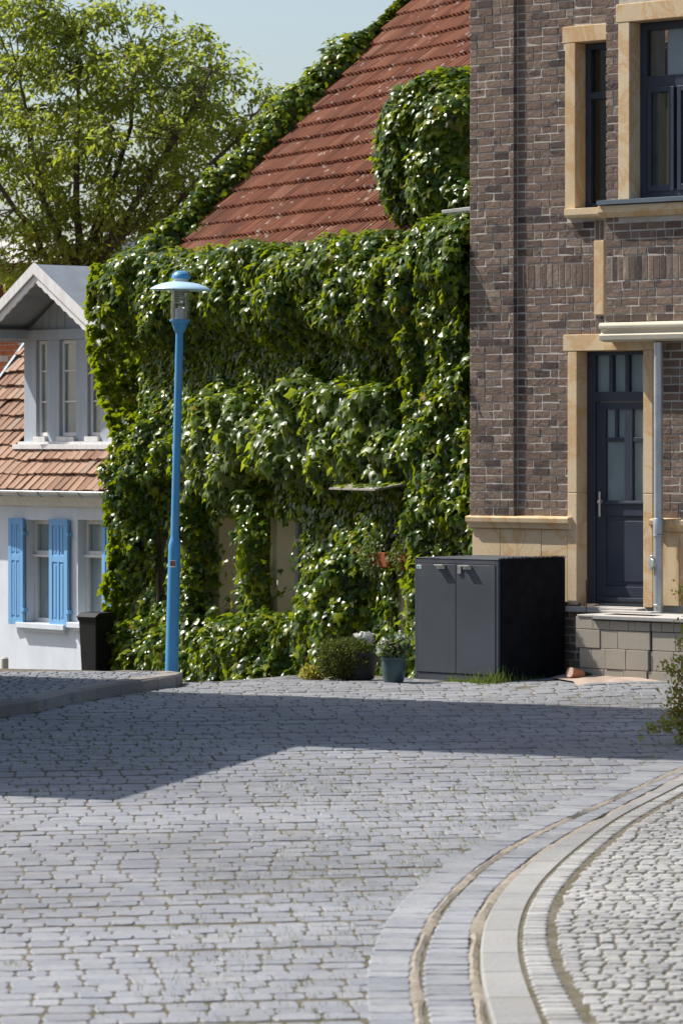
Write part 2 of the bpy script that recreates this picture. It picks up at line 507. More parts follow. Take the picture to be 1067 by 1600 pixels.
M['potleaf'] = mat_leaf('pot_leaf', [(0, (0.05, 0.09, 0.03)), (0.7, (0.12, 0.17, 0.07)), (0.9, (0.25, 0.27, 0.15)), (1.0, (0.3, 0.12, 0.05))], 0.5, 0.4, 0.25)
M['shrubleaf'] = mat_leaf('shrub_leaf', [(0, (0.16, 0.20, 0.03)), (0.45, (0.30, 0.32, 0.05)), (0.7, (0.36, 0.26, 0.09)), (1.0, (0.36, 0.14, 0.08))], 0.5, 0.3, 0.4, (0.5, 0.5, 0.06))
M['glaze'] = plain('teal_glaze', (0.035, 0.075, 0.078), 0.3, 0.6, 0.25, 10, 0.05)
M['darkpot'] = plain('dark_pot', (0.015, 0.017, 0.018), 0.5, 0.4, 0.2, 8, 0.05)
M['terracotta'] = plain('terracotta', (0.24, 0.065, 0.025), 0.8, 0.2, 0.15, 10, 0.2)
M['lampwhite'] = plain('lamp_ceramic', (0.72, 0.70, 0.66), 0.4, 0.5, 0.04, 10, 0)
M['roofing'] = plain('grey_roofing_felt', (0.22, 0.25, 0.29), 0.8, 0.3, 0.12, 4, 0.3)
M['render'] = mat_plaster('neighbour_plaster', (0.60, 0.57, 0.50), (0.45, 0.42, 0.37), 0.3)

IVY_V = np.array([(0, 0, 0), (-.34, -.10, -.06), (-.52, .36, -.12), (-.22, .52, 0), (0, 1, -.16), (.22, .52, 0), (.52, .36, -.12), (.34, -.10, -.06), (0, .40, .07)], float)
IVY_F = [(8, 0, 1), (8, 1, 2), (8, 2, 3), (8, 3, 4), (8, 4, 5), (8, 5, 6), (8, 6, 7), (8, 7, 0)]
OVAL_V = np.array([(0, 0, 0), (-.27, .38, -.05), (-.2, .72, -.06), (0, 1, -.12), (.2, .72, -.06), (.27, .38, -.05), (0, .5, .05)], float)
OVAL_F = [(6, 0, 1), (6, 1, 2), (6, 2, 3), (6, 3, 4), (6, 4, 5), (6, 5, 0)]
BLADE_V = np.array([(-.03, 0, 0), (.03, 0, 0), (.02, .6, .06), (-.02, .6, .06), (0, 1, .22)], float)
BLADE_F = [(0, 1, 2), (0, 2, 3), (3, 2, 4)]

def norm(a):
    return a / np.maximum(np.linalg.norm(a, axis=1, keepdims=True), 1e-9)

def leaf_basis(Nn, tip):
    Nn = norm(Nn)
    t = tip - (tip * Nn).sum(1, keepdims=True) * Nn
    t = norm(t + 1e-6)
    x = np.cross(t, Nn)
    return x, t, Nn

def leaves(name, P, Nn, tip, size, mat, parent, tv=IVY_V, tf=IVY_F, kind=None):
    x, t, n = leaf_basis(Nn, tip)
    k = len(tv)
    sz = size.reshape(-1, 1, 1)
    V = P[:, None, :] + sz * (tv[None, :, 0:1] * x[:, None, :] + tv[None, :, 1:2] * t[:, None, :] + tv[None, :, 2:3] * n[:, None, :])
    V = V.reshape(-1, 3)
    fa = np.array(tf)
    Fc = (fa[None] + (np.arange(len(P)) * k)[:, None, None]).reshape(-1, 3)
    me = bpy.data.meshes.new(name)
    me.vertices.add(len(V)); me.vertices.foreach_set('co', V.astype(np.float32).ravel())
    me.loops.add(len(Fc) * 3); me.loops.foreach_set('vertex_index', Fc.astype(np.int32).ravel())
    me.polygons.add(len(Fc)); me.polygons.foreach_set('loop_start', (np.arange(len(Fc)) * 3).astype(np.int32))
    try: me.polygons.foreach_set('loop_total', np.full(len(Fc), 3, np.int32))
    except Exception: pass
    me.update(calc_edges=True); me.validate()
    me.materials.append(mat)
    o = bpy.data.objects.new(name, me); COL.objects.link(o); o.parent = parent
    if kind: o['kind'] = kind
    return o

def leaf_mesh(name, mat, tv=IVY_V, tf=IVY_F):
    me = bpy.data.meshes.new(name)
    me.from_pydata(tv.tolist(), [], tf); me.materials.append(mat)
    return me

def rand_dirs(n):
    return norm(rng.normal(size=(n, 3)))

# ================================================================= GROUND, ROAD, PAVEMENTS
def sheet(name, xs, ys, zf, mat, kind='structure'):
    X, Y = np.meshgrid(xs, ys)
    Z = zf(X, Y)
    V = np.stack([X, Y, Z], -1).reshape(-1, 3).tolist()
    w = len(xs)
    Fc = [(j * w + i, j * w + i + 1, (j + 1) * w + i + 1, (j + 1) * w + i) for j in range(len(ys) - 1) for i in range(w - 1)]
    me = bpy.data.meshes.new(name); me.from_pydata(V, [], Fc); me.materials.append(mat)
    o = bpy.data.objects.new(name, me); COL.objects.link(o); o['kind'] = kind
    return o

gx = np.concatenate([[-400, -150, -60, -30], np.arange(-16, 16.1, 0.8), [30, 60, 150, 400]])
gy = np.concatenate([[-60, -20], np.arange(0, 80, 0.8), [110, 200, 500]])
sheet('ground', gx, gy, lambda X, Y: zg(X, Y) - 0.07, M['soil'])

def curve_xy(pix, dz=0.0):
    p = [ground(u, v, dz) for u, v in pix]
    p.sort(key=lambda q: q.y)
    return np.array([q.y for q in p]), np.array([q.x for q in p])

def smooth_curve(ys, xs, y0=12.0, y1=40.0):
    """x as a smooth function of y"""
    yy = np.arange(y0, y1, 0.1)
    s0 = (xs[1] - xs[0]) / (ys[1] - ys[0]); s1 = (xs[-1] - xs[-3]) / (ys[-1] - ys[-3])
    xx = np.interp(yy, ys, xs)
    xx = np.where(yy < ys[0], xs[0] + (yy - ys[0]) * s0, xx)
    xx = np.where(yy > ys[-1], xs[-1] + (yy - ys[-1]) * s1, xx)
    k = np.ones(13) / 13
    for _ in range(2):
        pad = np.concatenate([xx[0] + (np.arange(-6, 0)) * (xx[1] - xx[0]), xx, xx[-1] + np.arange(1, 7) * (xx[-1] - xx[-2])])
        xx = np.convolve(pad, k, 'valid')
    return lambda y: np.interp(y, yy, xx)

kerb_out = smooth_curve(*curve_xy([(770, 1600), (752, 1540), (748, 1480), (760, 1425), (813, 1360), (858, 1325), (933, 1285), (1067, 1213)], 0.04))
kerb_in = smooth_curve(*curve_xy([(846, 1600), (813, 1520), (807, 1465), (820, 1415), (853, 1370), (893, 1335), (963, 1280), (1067, 1228)], 0.04))
line_a = smooth_curve(*curve_xy([(573, 1600), (565, 1530), (578, 1480), (608, 1425), (653, 1380), (723, 1330), (828, 1280), (1000, 1200)]))
line_b = smooth_curve(*curve_xy([(655, 1600), (640, 1530), (653, 1480), (678, 1425), (703, 1400), (748, 1355), (813, 1315), (888, 1280), (1067, 1200)]))
line_c = smooth_curve(*curve_xy([(740, 1600), (728, 1520), (726, 1465), (748, 1410), (795, 1365), (850, 1322), (925, 1282), (1067, 1209)]))
line_d = smooth_curve(*curve_xy([(918, 1595), (878, 1530), (860, 1480), (863, 1420), (903, 1365), (963, 1310), (1003, 1280), (1067, 1245)], 0.04))

def in_view(x, y, z, m=25):
    u = CX + F * x / y; v = HV - F * (z - EYE) / y
    return -m < u < 1067 + m and -m < v < 1600 + m

def sett_mesh(name, mat, w=1.0, d=1.0, h=0.06, r=0.012, seed=0, c_=0.011):
    """a worn stone: unit-free, real size w x d, domed top at z = 0"""
    rd = random.Random(seed)
    mb = MB()
    rings = []
    for inset, z in ((0.0, -h), (0.0, -0.008), (r * 0.45, -0.0025), (r * 1.5, 0.0)):
        ring = []
        for sx, sy in ((-1, -1), (0.05, -1), (1, -1), (1, 0.1), (1, 1), (-0.1, 1), (-1, 1), (-1, -0.05)):
            x = sx * (w / 2 - inset) + rd.uniform(-.02, .02) * w
            y = sy * (d / 2 - inset) + rd.uniform(-.014, .014) * d
            if abs(sx) == 1 and abs(sy) == 1:
                x -= sx * c_; y -= sy * c_ * 0.7
            ring.append((x, y, z + (rd.uniform(-.001, .001) if z > -h else 0)))
        rings.append(ring)
    for ring in rings: mb.v += ring
    mb.v.append((0, 0, rd.uniform(-0.001, 0.0015)))
    for k in range(3):
        for i in range(8):
            j = (i + 1) % 8
            mb.f.append((k * 8 + i, k * 8 + j, (k + 1) * 8 + j, (k + 1) * 8 + i))
    for i in range(8):
        mb.f.append((24 + i, 24 + (i + 1) % 8, 32))
    return mb.mesh(name, mat, False)

def place_setts(parent, name, spots, meshes, mat, limit=300, dz=0.0):
    """spots: (x, y, angle, sx, sy). The largest in view become parts, the rest one part"""
    rec = []
    for (x, y, a, sx, sy) in spots:
        z = float(zg(x, y)) + dz + random.gauss(0, .0016)
        size = (F / y) ** 2 * sx * sy * (0.1 + (EYE - z) / y) if in_view(x, y, z, 0) else 0
        e = 0.02
        gxn = float(zg(x + e, y) - zg(x - e, y)) / (2 * e); gyn = float(zg(x, y + e) - zg(x, y - e)) / (2 * e)
        ca, sa = math.cos(a), math.sin(a)
        rx = math.atan(gyn * ca - gxn * sa) + random.gauss(0, .005); ry = -math.atan(gxn * ca + gyn * sa) + random.gauss(0, .005)
        rec.append((size, (x, y, z), (rx, ry, a), (sx, sy, 1), random.choice(meshes)))
    rec.sort(key=lambda r: -r[0])
    for size, loc, rot, sc, me in rec[:limit]:
        inst(name, me, parent, loc, rot, sc)
    if len(rec) > limit:
        join(name, [(me, trs(loc, rot, sc)) for size, loc, rot, sc, me in rec[limit:]], mat, parent, False)

ys_r = np.arange(13, 60.1, 0.5)
road = sheet('road', np.arange(-9, 9.1, 0.5), ys_r, lambda X, Y: zg(X, Y) - 0.006, M['joint'])
tag(road, 'cobbled street of worn blue grey granite setts with sandy mossy joints', kind='structure')

# left pavement outline (its kerb foot), as points on the ground
left_k = [ground(u, v) for u, v in ((-160, 1152), (-80, 1136), (0, 1121), (60, 1111), (130, 1096), (190, 1085), (247, 1076.5), (276, 1073.5))]
left_k = [Vector((p.x, p.y)) for p in left_k]
tipc = left_k[-1]
left_back = [tipc + Vector((0.05, 0.32)), tipc + Vector((-0.10, 0.62)), tipc + Vector((-0.55, 0.98)), Vector((-2.6, 38.3)), Vector((-3.5, 38.6)), Vector((-5.5, 39.0))]
left_poly = left_k + left_back

def in_poly(x, y, poly):
    c = False
    for i in range(len(poly)):
        a, b = poly[i], poly[i - 1]
        if (a[1] > y) != (b[1] > y) and x < (b[0] - a[0]) * (y - a[1]) / (b[1] - a[1]) + a[0]:
            c = not c
    return c

# the road's setts, in rows slightly turned against the view
rot = R(6)
cr, sr = math.cos(rot), math.sin(rot)
spots = []
q = -2.0
while q < 46:
    depth = random.uniform(0.165, 0.225)
    p = -7.5 + random.uniform(0, .2)
    wob = random.uniform(0, 10)
    while p < 9:
        w = random.uniform(0.13, 0.25)
        pc = p + w / 2
        yq = 14.5 + q + depth / 2 + 0.035 * math.sin(pc * 0.9 + wob) + 0.09 * math.sin(pc * .55 + .4) + random.uniform(-.008, .008)
        x = pc * cr - (yq - 26) * sr; y = 26 + (yq - 26) * cr + pc * sr
        lim = 0.0889 * y + 1.8
        if -lim < x < lim and 15.5 < y < 42.5 and x - w / 2 < float(line_a(y)) - 0.02 and not in_poly(x, y, left_poly):
            ex_ = x + w / 2 - (float(line_a(y)) + .05)
            w0 = w
            if ex_ > 0: w = w - ex_; x = x - ex_ / 2
            if not (y > 36.75 and x > 2.3) and not (y > 40 and x > -0.5):
                spots.append((x, y, rot + random.gauss(0, .03), w - .003, depth + .0005))
            w = w0
        p += w
    q += depth
sett_meshes = [sett_mesh('sett', M['sett'], 1, 1, 0.06, 0.0, i) for i in range(1)]
# real-size variants scaled little: keeps the worn edge about as wide on every stone
def sett_set(mat, w, d, n, r=0.004, c_=0.008):
    return [sett_mesh('sett', mat, w, d, 0.06, r, 100 + i, c_) for i in range(n)]
base_setts = sett_set(M['sett'], 0.19, 0.19, 12, 0.004, 0.013)
place_setts(road, 'sett', [(x, y, a, w / .19, d / .19) for x, y, a, w, d in spots], base_setts, M['sett'])

# two gutter rows that follow the kerb
def row_along(fa, fb, y0, y1, length, gap=0.02, edge=0.02):
    out = []
    y = y0
    while y < y1:
        xa, xb = float(fa(y)), float(fb(y))
        ta = (float(fa(y + .1)) - float(fa(y - .1))) / .2
        L = length * random.uniform(0.85, 1.2)
        dy = L / math.hypot(1, ta)
        xm = (float(fa(y + dy / 2)) + float(fb(y + dy / 2))) / 2
        wid = abs(xb - xa) / math.hypot(1, ta) - edge
        out.append((xm, y + dy / 2, math.atan2(-ta, 1), wid, L - gap))
        y += dy
    return out
gut = sett_set(M['gutter_sett'], 0.2, 0.2, 8)
rows = row_along(line_a, lambda y: line_b(y) - 0.005, 16.0, 33, 0.21, 0.008) + row_along(lambda y: line_b(y) + 0.04, lambda y: line_c(y) + 0.025, 16.0, 33, 0.15, 0.009)
g_spots = [(x, y, a, w / .2, d / .2) for x, y, a, w, d in rows if w > 0.02]
place_setts(road, 'gutter_sett', g_spots, gut, M['gutter_sett'], dz=0.007)

# sand washed into the gutter joints
def strip(name, fa, fb, y0, y1, dz, mat, parent):
    mb = MB(); n = 0
    yy = np.arange(y0, y1, 0.12)
    for y in yy:
        a, b = float(fa(y)), float(fb(y))
        m_, h_ = (a + b) / 2, (b - a) / 2
        a = m_ - h_ * (.25 + 1.1 * float(vnoise(np.array(y * 2.3), np.array(1.5 + a * 0), 71)) + random.uniform(-.15, .15)); b = m_ + h_ * (.25 + 1.1 * float(vnoise(np.array(y * 2.1), np.array(9.5), 72)) + random.uniform(-.15, .15))
        for x in (a, (a + b) / 2, b):
            mb.v.append((x, y, float(zg(x, y)) + dz + (0.006 if x == (a + b) / 2 else -0.006) + random.uniform(-.004, .004)))
    for i in range(len(yy) - 1):
        for k in (0, 1):
            mb.f.append((3 * i + k, 3 * i + k + 1, 3 * i + k + 4, 3 * i + k + 3))
    return mb.build(name, mat, parent, smooth=True)
strip('joint_sand', lambda y: line_b(y) - 0.035, lambda y: line_b(y) + 0.045, 15.5, 33, 0.003, M['sandjoint'], road)
strip('joint_sand', lambda y: line_c(y) + 0.0, lambda y: kerb_out(y) + 0.0, 15.5, 33, 0.004, M['sandjoint'], road)

# right pavement
pave = sheet('pavement', [0], [0, 1], lambda X, Y: X, M['joint'])
bpy.data.objects.remove(pave)
mb = MB()
yy = np.arange(13, 40, 0.4)
for y in yy:
    x0 = float(kerb_in(y)) - 0.02
    for x in np.linspace(x0, max(x0 + 0.5, 9.0), 14):
        mb.v.append((x, y, float(zg(x, y)) + 0.046))
for i in range(len(yy) - 1):
    for k in range(13):
        mb.f.append((14 * i + k, 14 * i + k + 1, 14 * i + k + 15, 14 * i + k + 14))
pave = mb.build('pavement', M['joint'])
tag(pave, 'pale pavement of small granite setts inside the curved kerb', kind='structure')

# kerb stones
y = 15.8
while y < 35.5:
    L = random.uniform(0.62, 0.85)
    t = (float(kerb_out(y + .2)) - float(kerb_out(y))) / .2
    dy = L / math.hypot(1, t)
    n = 4
    mb = MB()
    g = 0.006 / math.hypot(1, t)
    ring = []
    for i in range(n + 1):
        yy_ = y + g + (dy - 2 * g) * i / n
        xo, xi = float(kerb_out(yy_)), float(kerb_in(yy_))
        ring.append([(xo + dx_, yy_, float(zg(xo, yy_)) + dz_) for dx_, dz_ in ((0, -0.1), (0.0, 0.038), (0.012, 0.05))] + [(xi - 0.008, yy_, float(zg(xi, yy_)) + 0.052), (xi, yy_, float(zg(xi, yy_)) - 0.05)])
    for r_ in ring: mb.v += r_
    for i in range(n):
        for k in range(4):
            mb.f.append((5 * i + k, 5 * i + k + 1, 5 * i + k + 6, 5 * i + k + 5))
    mb.f.append((0, 1, 2, 3, 4)); mb.f.append(tuple(5 * n + k for k in range(5)))
    mb.build('kerbstone', M['kerb'], pave)
    y += dy

# pavement setts: one row along the kerb, then arcs of small stones
small = sett_set(M['smallsett'], 0.09, 0.09, 8, 0.006, 0.007)
sp = [(x, y, a, w / .09, d / .09) for x, y, a, w, d in row_along(lambda y: kerb_in(y) + 0.012, lambda y: line_d(y) - 0.02, 16, 34, 0.11, 0.012, 0.012)]
y = 15.8
while y < 34:
    d = random.uniform(.072, .105)
    x = float(line_d(y)) + .01 + random.uniform(0, .03)
    wob = random.uniform(0, 6)
    while x < 0.0889 * y + 2.0:
        w = random.uniform(.075, .125)
        yc = y + d / 2 - .10 * (x - float(line_d(y))) + .02 * math.sin(x * 4 + wob)
        if x > float(line_d(yc)) - .03:
            sp.append((x + w / 2, yc, random.gauss(-.08, .05), (w - .009) / .09, (d - .007) / .09))
        x += w
    y += d
place_setts(pave, 'sett', sp, small, M['smallsett'], dz=0.055)

# left pavement, a hand's breadth above the road
lp = [(p.x, p.y) for p in left_poly]
cxy = np.array(lp).mean(0)
mb = MB()
LH = 0.105
top = []
for x, y in lp:
    mb.v.append((x + (cxy[0] - x) * .03, y + (cxy[1] - y) * .03, float(zg(x, min(y, 37.8))) + LH - 0.008))
n = len(lp)
# fan from an inner ridge keeps the sheet on the slope
mb.v.append((cxy[0], cxy[1], float(zg(cxy[0], cxy[1])) + LH - 0.008))
for i in range(n): mb.f.append((i, (i + 1) % n, n))
lpave = mb.build('pavement', M['joint'])
tag(lpave, 'raised pavement corner in shade at the left, edged by worn kerbstones', kind='structure')
def kerb_run(pts, parent, wid=0.17, h=LH + 0.008):
    for i in range(len(pts) - 1):
        a, b = pts[i], pts[i + 1]
        seg = (b - a).length
        k = max(1, round(seg / 0.75))
        for j in range(k):
            p0 = a.lerp(b, j / k); p1 = a.lerp(b, (j + 1) / k)
            d = (p1 - p0).normalized(); nrm = Vector((-d.y, d.x))
            p0 = p0 + d * 0.004; p1 = p1 - d * 0.004
            mb = MB()
            for p in (p0, p1):
                z = float(zg(p.x, min(p.y, 37.8)))
                for o_, z_ in ((0, -0.12), (0.0, h - 0.02), (0.02, h), (wid, h + 0.004), (wid, -0.1)):
                    qx = p + nrm * o_
                    mb.v.append((qx.x + random.uniform(-.004, .004), qx.y, z + z_ + random.uniform(-.003, .003)))
            for f in ((0, 1, 6, 5), (1, 2, 7, 6), (2, 3, 8, 7), (3, 4, 9, 8), (0, 4, 3, 2, 1), (5, 6, 7, 8, 9)): mb.f.append(f)
            mb.build('kerbstone', M['oldkerb'], parent)
kerb_run([Vector(p) for p in left_k] + left_back[:3], lpave)
sp = []
y = 32.5
while y < 39:
    d = random.uniform(.085, .12)
    x = -5.2
    while x < -1.3:
        w = random.uniform(.085, .14)
        if in_poly(x + w / 2, y + d / 2, [c + (Vector(cxy) - c) * 0.07 for c in left_poly]) and x > -.0889 * y - .6:
            sp.append((x + w / 2, y + d / 2 + .02 * math.sin(x * 3), random.gauss(0, .03), (w - .008) / .09, (d - .006) / .09))
        x += w
    y += d
lsett = sett_set(M['sett'], 0.09, 0.09, 6, 0.006, 0.006)
place_setts(lpave, 'sett', sp, lsett, M['sett'], limit=120, dz=LH)

# sandy strip in front of the unfinished landing
mb = MB()
sand_y = np.arange(36.5, 39.0, 0.2)
for i, y in enumerate(sand_y):
    for x in np.linspace(2.35 - .25 * min(1, (y - 36.5) / .6), 6.0, 24):
        mb.v.append((x + .05 * math.sin(y * 7), y + .07 * math.sin(x * 5) + .05 * math.sin(x * 13), float(zg(x, y)) - .03 + 0.045 * float(sstep(y, 36.5, 36.9)) + random.uniform(0, .01)))
nr = len(sand_y)
for i in range(nr - 1):
    for k in range(23): mb.f.append((24 * i + k, 24 * i + k + 1, 24 * i + k + 25, 24 * i + k + 24))
tag(mb.build('sand_strip', M['sandstrip'], smooth=True), 'strip of pinkish sand in front of the block landing', kind='structure')

# ================================================================= BRICK HOUSE
B = Frame(738, 39.2, 42)
bh = B.root('house', 'brown clinker brick house with sandstone window surrounds and a dark blue panelled door', 'house')

def wall_cells(mb, s0, s1, z0, z1, y0, y1, holes):
    xs = sorted({s0, s1, *[c for h in holes for c in h[:2] if s0 < c < s1]})
    zs = sorted({z0, z1, *[c for h in holes for c in h[2:] if z0 < c < z1]})
    for i in range(len(xs) - 1):
        for j in range(len(zs) - 1):
            cx_, cz_ = (xs[i] + xs[i + 1]) / 2, (zs[j] + zs[j + 1]) / 2
            if any(h[0] < cx_ < h[1] and h[2] < cz_ < h[3] for h in holes): continue
            mb.box(xs[i], xs[i + 1], y0, y1, zs[j], zs[j + 1])

def brick_mesh(seed, mat):
    """unit brick: x, z in -.5..+.5, front at y = 0, body behind"""
    rd = random.Random(seed)
    mb = MB()
    def ring(ins, y, j):
        out = []
        for sx, sz in ((-1, -1), (0, -1), (1, -1), (1, 1), (0, 1), (-1, 1)):
            out.append((sx * (.5 - ins * .45) + rd.uniform(-j, j) * .4, y + rd.uniform(-j, j) * .05, sz * (.5 - ins) + rd.uniform(-j, j)))
        return out
    mb.v += ring(0, 0.06, 0) + ring(0.0, 0.002, .03) + ring(0.025, 0.0, .03)
    mb.v += [(-.2, rd.uniform(-.0012, .001), rd.uniform(-.2, .2)), (.2, rd.uniform(-.0012, .001), rd.uniform(-.2, .2))]
    for k in (0, 1):
        for i in range(6):
            j = (i + 1) % 6
            mb.f.append((k * 6 + i, k * 6 + j, (k + 1) * 6 + j, (k + 1) * 6 + i))
    a, b = 18, 19
    for f in ((12, 13, a), (13, 14, b), (14, 15, b), (15, 16, b), (16, 17, a), (17, 12, a), (13, b, a), (16, a, b)): mb.f.append(f)
    return mb.mesh('brick', mat, False)
brick_meshes = [brick_mesh(i, M['brick']) for i in range(10)]
CH = 0.0818; BL = 0.208; JT = 0.0155
bricks = []   # (s, o, z, w, h, rot90)

def course(s0, s1, zc, o, h=CH):
    s = s0
    first = True
    while s < s1 - 0.02:
        w = BL if random.random() < 0.72 else BL / 2
        if first and random.random() < 0.5: w = BL / 2
        first = False
        w = w * random.uniform(0.97, 1.03)
        if s + w > s1 - 0.04: w = s1 - s
        bricks.append((s + w / 2, o + random.uniform(-.003, .004), zc + random.uniform(-.002, .002), w - JT, h - JT + random.uniform(-.003, .002), 0))
        s += w

def brickwork(s0, s1, z0, z1, o, excl, soldiers=()):
    n = round((z1 - z0) / CH)
    for k in range(n):
        a, b = z0 + k * CH, z0 + (k + 1) * CH
        spans = [(s0, s1)]
        for e in excl:
            if e[2] < b - .012 and e[3] > a + .012:
                new = []
                for (p, q_) in spans:
                    if e[1] <= p or e[0] >= q_: new.append((p, q_))
                    else:
                        if e[0] - p > .03: new.append((p, e[0]))
                        if q_ - e[1] > .03: new.append((e[1], q_))
                spans = new
        for so_ in soldiers:
            if so_[0] <= k < so_[0] + 3:
                if k == so_[0]:
                    for p, q_ in spans:
                        m_ = max(1, int((q_ - p) / .0735)); w = (q_ - p) / m_
                        for i in range(m_):
                            bricks.append((p + (i + .5) * w, o + random.uniform(-.003, .004), a + 1.5 * CH, w - JT, 3 * CH - JT, 1))
                spans = []
        for p, q_ in spans: course(p, q_, (a + b) / 2, o)

PO, OO = 0.05, 0.12
S, Z = B.S, B.Z
z_cap = Z(806, 810)
z_top = Z(-40, 850)
s_pil = S(803, PO)
s_or = S(945, OO)
s_end = S(1150)
z_or0 = Z(503, 1000, OO)
w1 = (S(900), S(972), Z(327, 900), Z(67, 900))                 # small window opening
d0 = (S(902.5), S(1006), Z(948, 950), Z(548, 950))              # door opening
w2 = (S(984.5, OO), S(1180, OO), Z(311, 990, OO), Z(34, 990, OO))  # large window opening in the projecting bay
def align(z): return z_cap + round((z - z_cap) / CH) * CH
k_sold_main = round((Z(455, 865) - z_cap) / CH)
ex_main = [(S(885), s_end, Z(344, 890), Z(68, 890)), (S(880), s_end, Z(70, 890), Z(43, 890)), (S(928.5), S(1010, 0), Z(525, 930), Z(343, 930)),
           (S(882), S(1024), Z(549, 890), Z(524, 890)), (S(888), S(1021), Z(950, 900), Z(548, 890))]
brickwork(s_pil - .0, s_end, z_cap, z_top, 0.0, ex_main, [(k_sold_main,)])
brickwork(0.0, s_pil, z_cap, z_top, PO, [])
k_sold_or = round((Z(441, 1000, OO) - z_or0) / CH)
brickwork(s_or, s_end, z_or0, z_top, OO, [(S(966, OO), s_end, Z(338, 1000, OO), Z(5, 1000, OO))], [(k_sold_or,)])
z_dk = Z(941, 890)
brickwork(0.0, S(930), z_dk - 16 * CH, z_dk, 0.0, [])
# short upright bricks above and below the stone strip beside the bay
for va, vb in ((343, 375), (493, 524)):
    za, zb = Z(vb, 935), Z(va, 935)
    for ua, ub in ((928.5, 936), (936, 943)):
        bricks.append(((S(ua) + S(ub)) / 2, 0.0, (za + zb) / 2, S(ub) - S(ua) - JT, zb - za - JT, 1))

def place_bricks(root, frame, bl, meshes, mat, limit=300):
    rec = []
    for (s, o, z, w, h, r90) in bl:
        u, v = frame.proj(s, o, z)
        vis = 0 < u < 1067 and 0 < v < 1600
        rec.append((w * h if vis else 0, s, o, z, w, h, r90))
    rec.sort(key=lambda r: -round(r[0], 4) if r[0] else 0)
    items = []
    for i, (a, s, o, z, w, h, r90) in enumerate(rec):
        me = random.choice(meshes)
        loc = (s, -o, z)
        ro = (random.gauss(0, .01), R(90) if r90 else random.gauss(0, .006), random.gauss(0, .012))
        sc = (h, 1, w) if r90 else (w, 1, h)
        if i < limit: inst('brick', me, root, loc, ro, sc)
        else: items.append((me, trs(loc, ro, sc)))
    if items: join('brick', items, mat, root, False)
place_bricks(bh, B, bricks, brick_meshes, M['brick'])

# the bed behind the bricks
mb = MB()
wall_cells(mb, 0, s_end, -0.6, z_top, 0.005, 0.45, [(w1[0] - .008, w1[1], w1[2], w1[3] + .008), (d0[0] - .008, d0[1] + .008, d0[2], d0[3] + .008), (w2[0] - .008, s_end, w2[2], w2[3] + .008)])
mb.box(0.004, s_pil - .02, -PO + 0.005, 0.0052, z_cap, z_top)
wall_cells(mb, s_or + .02, s_end, z_or0 + .01, z_top, -OO + 0.005, 0.0045, [(w2[0] - .008, w2[1], w2[2], w2[3] + .008)])
mb.build('wall', M['mortar'], bh)
# pilaster flank is brick too
for k in range(int((z_top - z_cap) / CH)):
    pass

def stone(s0, s1, o0, o1, z0, z1, name='stone', mat='stone', bev=0.006, parent=None):
    mb = MB().box(s0, s1, -o1, -o0, z0, z1)
    return mb.build(name, M[mat], parent or bh, bevel=bev)

# small window surround
win = MB().box(S(884), S(900), -0.02, 0.2, w1[2], w1[3]).build('window_surround', M['stone'], bh, bevel=.006)
stone(S(880), S(985), -0.2, 0.022, w1[3] + .002, Z(42, 890), 'lintel')
mb = MB().extrude_x([(-0.075, Z(341, 890)), (-0.085, Z(337, 890)), (-0.085, Z(327, 890)), (0.2, Z(324, 890)), (0.2, Z(343, 890)), (-0.02, Z(343, 890))], S(889), S(985))
mb.build('window_sill', M['stone'], bh, bevel=.004)
def glazed(parent, s0, s1, z0, z1, o, bars_s=(), bars_z=(), fw=.06, back='room_shade', name='window', mat='door', backo=0.12):
    """frame with bars, a pane per field and what hangs behind"""
    fr = MB()
    fr.box(s0, s0 + fw, -o - .03, -o + .05, z0, z1).box(s1 - fw, s1, -o - .03, -o + .05, z0, z1)
    fr.box(s0 + fw + .0005, s1 - fw - .0005, -o - .028, -o + .05, z0, z0 + fw).box(s0 + fw + .0005, s1 - fw - .0005, -o - .028, -o + .05, z1 - fw, z1)
    for b, w in bars_s: fr.box(b - w / 2, b + w / 2, -o - .024, -o + .045, z0 + fw, z1 - fw)
    for b, w in bars_z: fr.box(s0 + fw, s1 - fw, -o - .027, -o + .046, b - w / 2, b + w / 2)
    f = fr.build(name, M[mat], parent, bevel=.005)
    MB().box(s0 + fw * .6, s1 - fw * .6, -o + .012, -o + .018, z0 + fw * .6, z1 - fw * .6).build('pane', M['glass'], f)
    MB().box(s0, s1, -o + backo, -o + backo + .02, z0, z1).build('blind' if back != 'room_shade' else 'room_shade_sheet', M[back], f)  # without a curtain, a near-black sheet stands in for the unlit room
    return f
wo1 = -0.17
sa, sb = S(923, wo1) - .0, S(985, wo1)
glazed(bh, w1[0] + .002, sb, w1[2] + .004, w1[3] - .002, wo1, [], [(Z(150, 930, wo1), .07)])
# stone strip
stone(S(928.5), S(944), -0.05, 0.015, Z(492, 935), Z(376, 935), 'stone_strip')
# large window
stone(S(967, OO), S(984.5, OO), -0.1, OO + .02, w2[2], w2[3], 'window_surround')
stone(S(963.5, OO), s_end, -0.1, OO + .024, w2[3] + .002, Z(5, 990, OO), 'lintel')
zl = Z(338, 1000, OO)
MB().extrude_x([(-OO - .05, zl + .02), (-OO - .085, zl + .05), (-OO - .085, zl + .115), (-OO + .1, zl + .13), (-OO + .1, zl), (-OO - .03, zl)], S(941, OO), s_end).build('window_sill', M['stone'], bh, bevel=.005)
MB().extrude_x([(-OO - .115, zl + .125), (-OO - .118, zl + .165), (-OO + .08, zl + .185), (-OO + .08, zl + .16)], S(933, OO + .1), s_end).build('sill_flashing', M['alu'], bh)
o2 = OO - 0.18
sw = w2[0] + .002
fr = glazed(bh, sw, s_end + .3, w2[2] + .02, w2[3] - .002, o2, [], [(Z(128, 1040, o2), .13)], fw=.075, back='room_shade', backo=.45)
zt_s = Z(136, 1040, o2)
